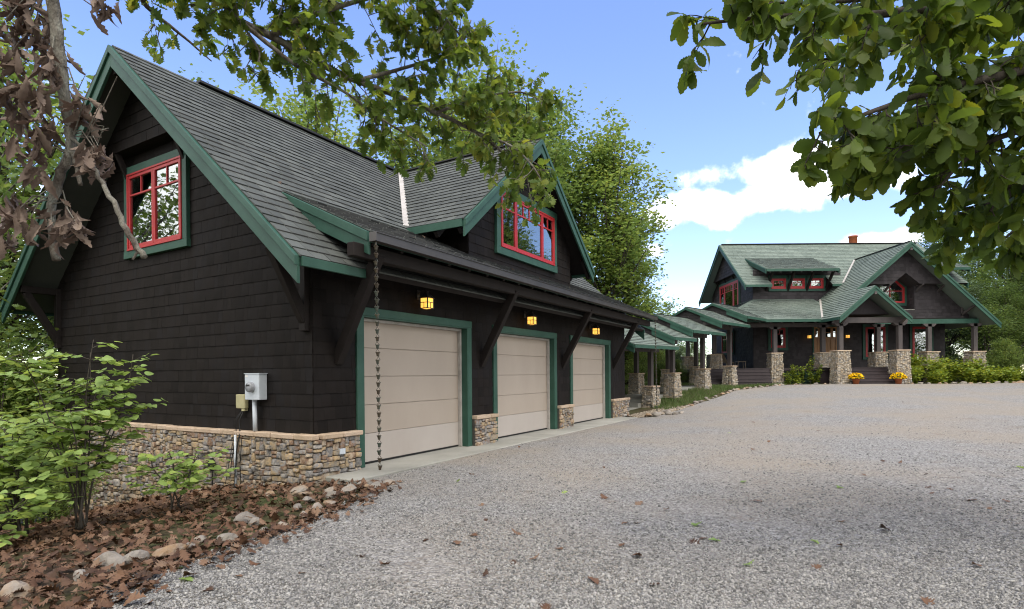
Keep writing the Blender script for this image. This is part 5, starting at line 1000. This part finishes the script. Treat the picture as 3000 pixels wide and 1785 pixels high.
# ------------------------------------------------------------------ round-leaved shrubs by the gable wall
def round_shrub(x, y, h, seed, nst, label, spread=.5, big=.1, limit=300, group=None):
    z = float(gh(x, y)); e = empty('shrub', (x, y, z-.02), 0, label, 'shrub', group); rs = np.random.RandomState(seed); P = []; D = []; ms = []
    for s in range(nst):
        a = rs.uniform(0, 6.28); r = spread*rs.uniform(.2, 1.0); hh = h*rs.uniform(.65, 1.0); pts = smooth_line([(rs.normal(0, .04), rs.normal(0, .04), -.03), (math.cos(a)*r*.3, math.sin(a)*r*.3, hh*.4), (math.cos(a)*r*.7+rs.normal(0, .05), math.sin(a)*r*.7, hh*.75), (math.cos(a)*r, math.sin(a)*r, hh)], 4)
        MB().tube(pts, [.011*(1-.7*i/(len(pts)-1)) for i in range(len(pts))], 6).build('stem', M_['bark2'], e, True); tw = MB()
        for b in range(int(10*hh/1.5)+4):
            f = rs.uniform(.22, 1)**.8; p = pts[min(len(pts)-1, int(f*(len(pts)-1)))]; a2 = rs.uniform(0, 6.28); l_ = rs.uniform(.25, .62)*(1.15-.5*f); d = np.array([math.cos(a2), math.sin(a2), rs.uniform(-.05, .35)]); q = [p, p+d*l_*.5+np.array([0, 0, .02]), p+d*l_+np.array([0, 0, -.03])]; tw.tube(q, [.005, .0035, .002], 4, False)
            side = np.array([-d[1], d[0], 0]); k = int(l_/.045)
            for j in range(k):
                g = .25+.8*j/k; c = p+d*l_*g; sg = 1 if j % 2 else -1; P.append(c+rs.normal(0, .012, 3)); D.append(side*sg*.9+d*.55+np.array([0, 0, rs.uniform(-.35, .05)])+rs.normal(0, .15, 3))
        tw.build('twigs', M_['bark2'], e)['kind'] = 'stuff'
    P = np.array(P); D = np.array(D); D /= np.linalg.norm(D, axis=1)[:, None]; n = len(P); up = np.stack([rs.normal(0, .28, n), rs.normal(0, .28, n)-.1, np.ones(n)], 1); X = np.cross(D, up); X /= np.linalg.norm(X, axis=1)[:, None]; Z = np.cross(X, D); sz = big*rs.uniform(.6, 1.25, n)
    m = np.zeros((n, 4, 4)); m[:, 3, 3] = 1; m[:, :3, 0] = X*sz[:, None]; m[:, :3, 1] = D*sz[:, None]; m[:, :3, 2] = Z*sz[:, None]; m[:, :3, 3] = P
    emit(e, 'leaf', 'foliage', ROL, m, rs.randint(0, 3, n), M_['shrub'], limit, True, minpx=12, key='round_leaf'); return e
round_shrub(-4.9, 6.35, 2.2, 5, 11, 'tall round-leaved green shrub in front of the stone wall', .62, .1)
round_shrub(-5.9, 6.7, 1.55, 6, 11, 'dense round-leaved shrub crowding beside the tall round-leaved shrub', .6, .095, 150)
round_shrub(-5.3, 5.5, .75, 7, 7, 'low round-leaved shrub at the edge of the leaf litter', .5, .095, 150)
round_shrub(-4.15, 6.9, .9, 9, 5, 'small sparse round-leaved shrub against the stone wall', .45, .085, 100)
# ------------------------------------------------------------------ leaf litter, rocks, pebbles, grass
def insideN(X, Y, P):
    c = np.zeros(len(X), bool); P = np.array(P)
    for i in range(len(P)):
        a, b = P[i-1], P[i]; h = ((a[1] > Y) != (b[1] > Y)); xx = (b[0]-a[0])*(Y-a[1])/((b[1]-a[1]) if b[1] != a[1] else 1e-9)+a[0]; c ^= h & (X < xx)
    return c
rs = np.random.RandomState(81)
BED = [(-3.0, 2.2), (-2.62, 3.6), (-2.72, 4.05), (-2.6, 4.54), (-2.33, 4.95), (-2.08, 5.56), (-1.87, 6.31), (-1.78, 7.3), (-1.9, 7.95), g2w(-.05, -.1), g2w(-.12, 7), (-9.5, 8.5), (-9, 3)]
X = rs.uniform(-9.5, -1.6, 11000); Y = 2.2+(rs.uniform(0, 1, 11000)**1.3)*9.5; k = insideN(X, Y, BED); X, Y = X[k], Y[k]
e2 = rs.normal(0, .16, (500, 2)); ed = np.array(EDGE[2:]); ii = rs.randint(0, len(ed)-1, 500); tt = rs.uniform(0, 1, (500, 1)); ep = ed[ii]*(1-tt)+ed[ii+1]*tt+e2; X = np.r_[X, ep[:, 0]]; Y = np.r_[Y, ep[:, 1]]
def flatleaf(X, Y, size, rs, lift=.02, tilt=.28):
    n = len(X); P = np.stack([X, Y, gh(X, Y)+lift+rs.uniform(0, .03, n)], 1); a = rs.uniform(0, 6.28, n); D = np.stack([np.cos(a), np.sin(a), rs.normal(0, tilt, n)], 1); D /= np.linalg.norm(D, axis=1)[:, None]
    up = np.stack([rs.normal(0, tilt, n), rs.normal(0, tilt, n), np.ones(n)], 1); Xv = np.cross(D, up); Xv /= np.linalg.norm(Xv, axis=1)[:, None]; Z = np.cross(Xv, D); s = size*rs.uniform(.4, 1.3, n); m = np.zeros((n, 4, 4)); m[:, 3, 3] = 1
    m[:, :3, 0] = Xv*s[:, None]; m[:, :3, 1] = D*s[:, None]; m[:, :3, 2] = Z*s[:, None]; m[:, :3, 3] = P; return m
m = flatleaf(X, Y, .11, rs, tilt=.35); me = joined('leaf_litter', LIT, m, rs.randint(0, 4, len(m)), M_['litter']); tag(link(bpy.data.objects.new('leaf_litter', me)), 'brown fallen oak leaves covering the ground below the stone wall', 'leaves', kind='stuff')
GS = [(480, 1745), (560, 1690), (330, 1680), (1330, 1595), (1395, 1580), (1410, 1700), (1110, 1665), (1640, 1620), (1720, 1700), (1780, 1470), (2020, 1590), (2070, 1585), (1930, 1720), (760, 1660), (1060, 1640), (700, 1700), (1500, 1650), (1545, 1648), (1600, 1780), (870, 1690), (620, 1740), (1860, 1630), (2400, 1665), (2230, 1480), (2860, 1480), (2600, 1560), (2700, 1760), (2900, 1500), (1880, 1480), (1940, 1500)]
def fallen(px, py, mat, label, group, size, i):
    d = (YH-.0086*(px-1500)); Y = 1.5*F/(py-d); x, y = (px-1500)/F*Y, Y; o = bpy.data.objects.new('fallen_leaf', shared('fallen_leaf_%d' % (i % 4), LIT[i % 4][0], LIT[i % 4][1], M_[mat], True)); link(o); o.location = (x, y, float(gh(x, y))+.02); o.rotation_euler = (rs.uniform(-.2, .2), rs.uniform(-.2, .2), rs.uniform(0, 6.28)); o.scale = (size,)*3; tag(o, label, 'leaf', group)
for i, (px, py) in enumerate(GS): fallen(px, py, 'litter', 'brown fallen oak leaf lying on the gravel', 'brown leaves on the gravel', rs.uniform(.08, .15), i)
for i in range(45): fallen(rs.uniform(900, 2980), 1135+rs.uniform(0, 1)**1.6*560, 'litter', 'brown fallen oak leaf lying on the gravel', 'brown leaves on the gravel', rs.uniform(.07, .13), i)
for i, (px, py) in enumerate(((2070, 1590), (2170, 1662), (2370, 1592), (530, 1670), (520, 1705), (2020, 1542), (2975, 1386), (2180, 1420), (2140, 1278), (1330, 1415), (1660, 1450), (2450, 1440))): fallen(px, py, 'shrub', 'pale green fallen leaf lying on the gravel', 'green leaves on the gravel', rs.uniform(.09, .14), i)
def rock_base(seed):
    import bmesh
    b = bmesh.new(); bmesh.ops.create_icosphere(b, subdivisions=2, radius=.5); r = np.random.RandomState(seed)
    for v in b.verts: c = np.array(v.co); v.co = c
    pl = [r.normal(0, 1, 3) for _ in range(11)]; pl = [p/np.linalg.norm(p) for p in pl]; hs = r.uniform(.24, .42, 11)
    for v in b.verts:
        c = np.array(v.co)
        for p, h in zip(pl, hs):
            t = c @ p
            if t > h: c = c-p*(t-h)*.9
        v.co = c
    me = bpy.data.meshes.new('rock'); b.to_mesh(me); b.free(); me.materials.append(M_['rock']); return me
RKS = [rock_base(i) for i in range(7)]
def rock(x, y, sx, sy, sz, label, group, dz=0):
    o = link(bpy.data.objects.new('rock', RKS[rs.randint(7)])); o.location = (x, y, float(gh(x, y))+sz*.12+dz); o.scale = (sx, sy, sz); o.rotation_euler = (rs.uniform(-.2, .2), rs.uniform(-.2, .2), rs.uniform(0, 6.28)); tag(o, label, 'rock', group)
lb, gr_ = 'rough stone edging the leaf litter along the gravel', 'stones edging the leaf litter'
for x, y, s in ((-2.55, 6.89, .2), (-2.16, 6.61, .22), (-2.2, 6.31, .26), (-2.85, 5.97, .3), (-2.3, 6.04, .2), (-2.38, 5.35, .2), (-2.6, 5.12, .24), (-2.86, 4.92, .16), (-2.94, 4.76, .3), (-3.1, 4.61, .26), (-3.25, 4.5, .32), (-3.35, 4.3, .2), (-3.55, 3.99, .26), (-2.35, 5.6, .18), (-2.7, 5.75, .2), (-2.5, 6.45, .16), (-2.3, 7.05, .2), (-2.65, 7.2, .3), (-2.85, 7.5, .28), (-2.45, 7.45, .26), (-3.3, 7.55, .2), (-3.6, 3.7, .2), (-2.9, 5.25, .14)): rock(x+rs.normal(0, .03), y, s, s*rs.uniform(.55, .9), s*rs.uniform(.4, .7), lb, gr_)
lb, gr_ = 'rounded tan stone piled under the rain chain by the slab corner', 'stones under the near rain chain'
for x, y, s in ((-2.15, 7.3, .3), (-1.84, 7.61, .26), (-1.98, 7.75, .22), (-1.75, 7.8, .24), (-2.2, 7.62, .2), (-1.95, 7.5, .22), (-2.1, 7.85, .2)): rock(x, y, s, s*.8, s*.6, lb, gr_)
cx, cy = g2w(14.15, -1.1); lb, gr_ = 'stone piled under the rain chain beside the walkway', 'stones under the far rain chain'
for dx, dy, s in ((0, -.2, .5), (.4, -.1, .45), (-.35, -.3, .4), (.15, .2, .4), (.6, -.35, .35), (-.1, -.5, .35), (.9, 0, .3)): rock(cx+dx, cy+dy, s, s*.75, s*.55, lb, gr_)
lb, gr_ = 'small pale stone edging the grass strip along the gravel', 'stones edging the grass strip'
LE = np.array([(5.6, 20.6), (6.2, 21.4), (7.3, 22.9), (9.2, 25.1), (11.2, 27.4), (12.6, 28.7), (14.2, 29.05), (17.3, 29.3)])
for i in range(46):
    t = i/45*(len(LE)-1); j = min(int(t), len(LE)-2); p = LE[j]*(1-t+j)+LE[j+1]*(t-j)+rs.normal(0, .1, 2)+np.array([-.1, .1]); s = rs.uniform(.14, .36); rock(p[0], p[1], s, s*.7, s*.45, lb, gr_)
lb, gr_ = 'pale stone edging the shrub bed along the gravel', 'stones edging the shrub bed'
for i in range(24): s = rs.uniform(.2, .42); rock(21.1+i*.42, 29.42-.02*i+rs.normal(0, .06), s, s*.7, s*.5, lb, gr_)
OV = np.array([(0, 0, .5), (.5, 0, 0), (0, .5, 0), (-.5, 0, 0), (0, -.5, 0), (0, 0, -.5)]); OQ = np.array([(0, 1, 2), (0, 2, 3), (0, 3, 4), (0, 4, 1), (5, 2, 1), (5, 3, 2), (5, 4, 3), (5, 1, 4)])
PEB = [(OV*(1+rs.uniform(-.35, .35, OV.shape))+rs.uniform(-.08, .08, OV.shape), OQ) for _ in range(8)]
def pebbles(name, X, Y, smin, smax, mat, lift=.006):
    n = len(X); a = rs.uniform(0, 6.28, n); s = rs.uniform(smin, smax, n)*np.where(rs.uniform(0, 1, n) < .12, 1.5, 1); m = np.zeros((n, 4, 4)); m[:, 3, 3] = 1; c, sn = np.cos(a), np.sin(a); th = rs.uniform(.5, .85, n)
    tx, ty = rs.normal(0, .3, n), rs.normal(0, .3, n); m[:, 0, 0] = c*s; m[:, 1, 0] = sn*s; m[:, 2, 0] = tx*s; m[:, 0, 1] = -sn*s*.75; m[:, 1, 1] = c*s*.75; m[:, 2, 1] = ty*s; m[:, 2, 2] = s*th; m[:, 0, 2] = -tx*s*.5; m[:, 0, 3] = X; m[:, 1, 3] = Y; m[:, 2, 3] = gh(X, Y)+lift
    me = joined(name, PEB, m, rs.randint(0, 8, n), M_[mat]); return tag(link(bpy.data.objects.new(name, me)), kind='stuff')
NP = 150000; u = rs.uniform(0, 1, NP); Y = 1/np.sqrt(1/3.2**2+u*(1/15**2-1/3.2**2)); X = rs.uniform(-1.05, 1.0, NP)*Y; k = insideN(X, Y, [(-2.9, 2)]+[(p[0]-.12, p[1]) for p in EDGE[2:]]+[g2w(.2, -.76), g2w(13.1, -.76)]+DRIVE[12:]); dn = np.sin(X*1.3+.8*np.sin(Y*.9))*np.sin(Y*1.1+1.2*np.sin(X*.7)+.5)+.5*np.sin(X*3.1+Y*2.3); k &= rs.uniform(-.2, 1.0, NP) > dn*.75-.1; tag(pebbles('gravel', X[k], Y[k], .011, .029, 'pebble'), 'loose grey crushed stone covering the driveway', 'gravel')
X = rs.uniform(3.6, 7.4, 9000); Y = rs.uniform(19.3, 23.6, 9000); k = insideN(X, Y, [g2w(13.15, -.7), (5.3, 19.9), (6.1, 21.2), (7.2, 22.8), (6.6, 23.6), (5.6, 22.6), g2w(14.1, 0)]); tag(pebbles('pea_gravel', X[k], Y[k], .04, .09, 'rivergravel', .01), 'tan pea gravel between the garage end and the first walkway pier', 'gravel')
def grass(name, poly, n, h, label):
    P = np.array(poly); X = rs.uniform(P[:, 0].min(), P[:, 0].max(), n); Y = rs.uniform(P[:, 1].min(), P[:, 1].max(), n); k = insideN(X, Y, poly); X, Y = X[k], Y[k]; n = len(X); Z = gh(X, Y); a = rs.uniform(0, 6.28, n); H = h*rs.uniform(.5, 1.3, n); w = .012; dx, dy = rs.normal(0, .35, n)*H, rs.normal(0, .35, n)*H
    v = np.stack([np.stack([X+np.cos(a)*w, Y+np.sin(a)*w, Z], 1), np.stack([X-np.cos(a)*w, Y-np.sin(a)*w, Z], 1), np.stack([X+dx, Y+dy, Z+H], 1)], 1).reshape(-1, 3); me = mesh_np(name, v, np.arange(3*n).reshape(-1, 3)); me.materials.append(M_['grass']); tag(link(bpy.data.objects.new(name, me)), label, 'grass', kind='stuff')
grass('grass', [(6.1, 21.9), (7.1, 23.1), (9.0, 25.3), (11.0, 27.6), (12.6, 29.0), (14.6, 29.6), (14.2, 30.4), (10.9, 29.6), (8.9, 27.8), (6.9, 25.6), (5.9, 24.0)], 26000, .13, 'short green grass strip between the walkway piers and the gravel')
grass('lawn', [(2, 25), (5.4, 26), (8, 28.6), (10.3, 31), (10.3, 40), (2, 42)], 22000, .12, 'lawn behind the covered walkway')
# ------------------------------------------------------------------ planting along the house, pots, porch furniture
def small_bush(x, y, h, r, n, ls, seed, label, mat='bed', group=None, name='shrub', stems=7, z=None):
    z = float(gh(x, y)) if z is None else z; q = np.random.RandomState(seed); e = empty(name, (x, y, z-.02), 0, label, 'shrub' if name == 'shrub' else 'plant', group); mb = MB(); pts = []
    for s in range(stems):
        a = q.uniform(0, 6.28); rr = r*q.uniform(.2, 1); hh = h*q.uniform(.6, 1); p = smooth_line([(0, 0, 0), (math.cos(a)*rr*.4, math.sin(a)*rr*.4, hh*.5), (math.cos(a)*rr, math.sin(a)*rr, hh)], 4); mb.tube(p, .007, 4, False); pts += [p[i] for i in range(2, len(p))]
    mb.build('stems', M_['bark2'], e)['kind'] = 'stuff'; pts = np.array(pts); P = pts[q.randint(0, len(pts), n)]+q.normal(0, r*.2, (n, 3)); P[:, 2] = np.abs(P[:, 2])
    me = joined('foliage', QL, lmats(P, ls, q, .2, .6), q.randint(0, 2, n), M_[mat]); o = link(bpy.data.objects.new('foliage', me), e); o['kind'] = 'stuff'; return e
for i, (x, y, h, r) in enumerate(((21.6, 30.3, 1.0, .6), (22.3, 30.9, 1.5, .75), (23.1, 30.4, 1.25, .75), (24.0, 30.8, 1.2, .8), (24.8, 30.3, 1.0, .75), (25.6, 30.8, 1.25, .7), (26.5, 30.3, .75, .7), (27.3, 30.6, .7, .6), (22.6, 29.9, .7, .6), (25.3, 29.9, .6, .6), (28.2, 30.7, .5, .6))): small_bush(x, y, h, r, 1300, .16, 100+i, 'yellow-green leafy shrub in the bed in front of the house porch', group='shrubs in front of the porch')
for i, (x, h) in enumerate(((15.35, .6), (15.75, 1.3), (16.15, 1.0), (16.6, 1.45), (17.05, 1.1), (16.9, .6), (15.9, .5))): small_bush(x, 31.15+.1*(i % 3), h, .28, 220, .13, 130+i, 'straggly leafy plant growing in front of the green lattice', group='plants by the lattice', name='leafy_plant', stems=4)
def mum(x, y, label):
    z = float(gh(x, y)); e = empty('flower_pot', (x, y, z), 0, label, 'flower pot'); q = np.random.RandomState(int(x*10))
    MB().lathe([(.0, .0), (.13, .0), (.175, .24), (.2, .24), (.205, .29), (.18, .295), (.17, .25), (0, .25)], n=20).build('pot', M_['terra'], e, True)
    n = 420; a = q.uniform(0, 6.28, n); t = np.arccos(q.uniform(.0, 1, n)); r = .33*q.uniform(.9, 1.06, n); P = np.stack([r*np.sin(t)*np.cos(a), r*np.sin(t)*np.sin(a), .3+r*.85*np.cos(t)], 1)
    fo = joined('foliage', QL, lmats(P*np.array([.88, .88, .94]), .08, q, .0, .3), q.randint(0, 2, n), M_['far']); link(bpy.data.objects.new('foliage', fo), e)['kind'] = 'stuff'
    bl = leafbase([.3, .5, .3], .2, .3); n2 = 330; m = lmats(P[:n2], .075, q, .0, .35); me = joined('blossoms', [bl], m, np.zeros(n2, int), M_['mum']); link(bpy.data.objects.new('blossoms', me), e)['kind'] = 'stuff'
mum(17.98, 29.25, 'terracotta pot of yellow chrysanthemums on the driveway at the entry steps, nearer the green lattice'); mum(20.2, 29.25, 'terracotta pot of yellow chrysanthemums on the driveway at the entry steps, nearer the shrub bed')
e = empty('wicker_chair', (13.55, 35.3, FZ), .3, 'wicker lounge chair on the side porch', 'chair')
MB().box(-.3, .3, -.35, .35, .36, .44).build('seat', M_['wicker'], e, bevel=.02); MB().beam((0, .3, .42), (0, .72, 1.0), .6, .06, (0, -1, 0)).build('backrest', M_['wicker'], e)
for x, y in ((-.27, -.32), (.27, -.32), (-.27, .3), (.27, .3)): MB().box(x-.02, x+.02, y-.02, y+.02, 0, .36).build('leg', M_['wicker'], e)
e = empty('stool', (14.1, 34.5, FZ), 0, 'light wicker stool beside the lounge chair on the porch', 'stool'); MB().box(-.26, .26, -.2, .2, .42, .46).build('seat', M_['wicker'], e, bevel=.01)
for x, y in ((-.22, -.17), (.22, -.17), (-.22, .17), (.22, .17)): MB().beam((x*1.1, y*1.1, 0), (x, y, .42), .03, .03, (0, 1, 0)).build('leg', M_['wicker'], e)

for i, (u, w) in enumerate(((1.0, 2.3), (1.5, 2.0), (.35, 1.15), (3.3, .6), (5.2, -.4), (6.4, -.5), (8.3, -.45), (2.0, -.3))):
    z = max(RE[1]+RS*(w-RE[0]), SZ+(w-SY)*(TZ-SZ)/(TY-SY) if w < TY and u > SX0 else 0)+.05; p = g2w(u, w); o = link(bpy.data.objects.new('fallen_leaf', shared('fallen_leaf_%d' % (i % 4), LIT[i % 4][0], LIT[i % 4][1], M_['dead'], True))); o.location = (p[0], p[1], z); o.rotation_euler = (R(-32), 0, R(60)+i); o.scale = (.11,)*3; tag(o, 'dry pale leaf lying on the garage roof shingles', 'leaf', 'dry leaves on the garage roof')
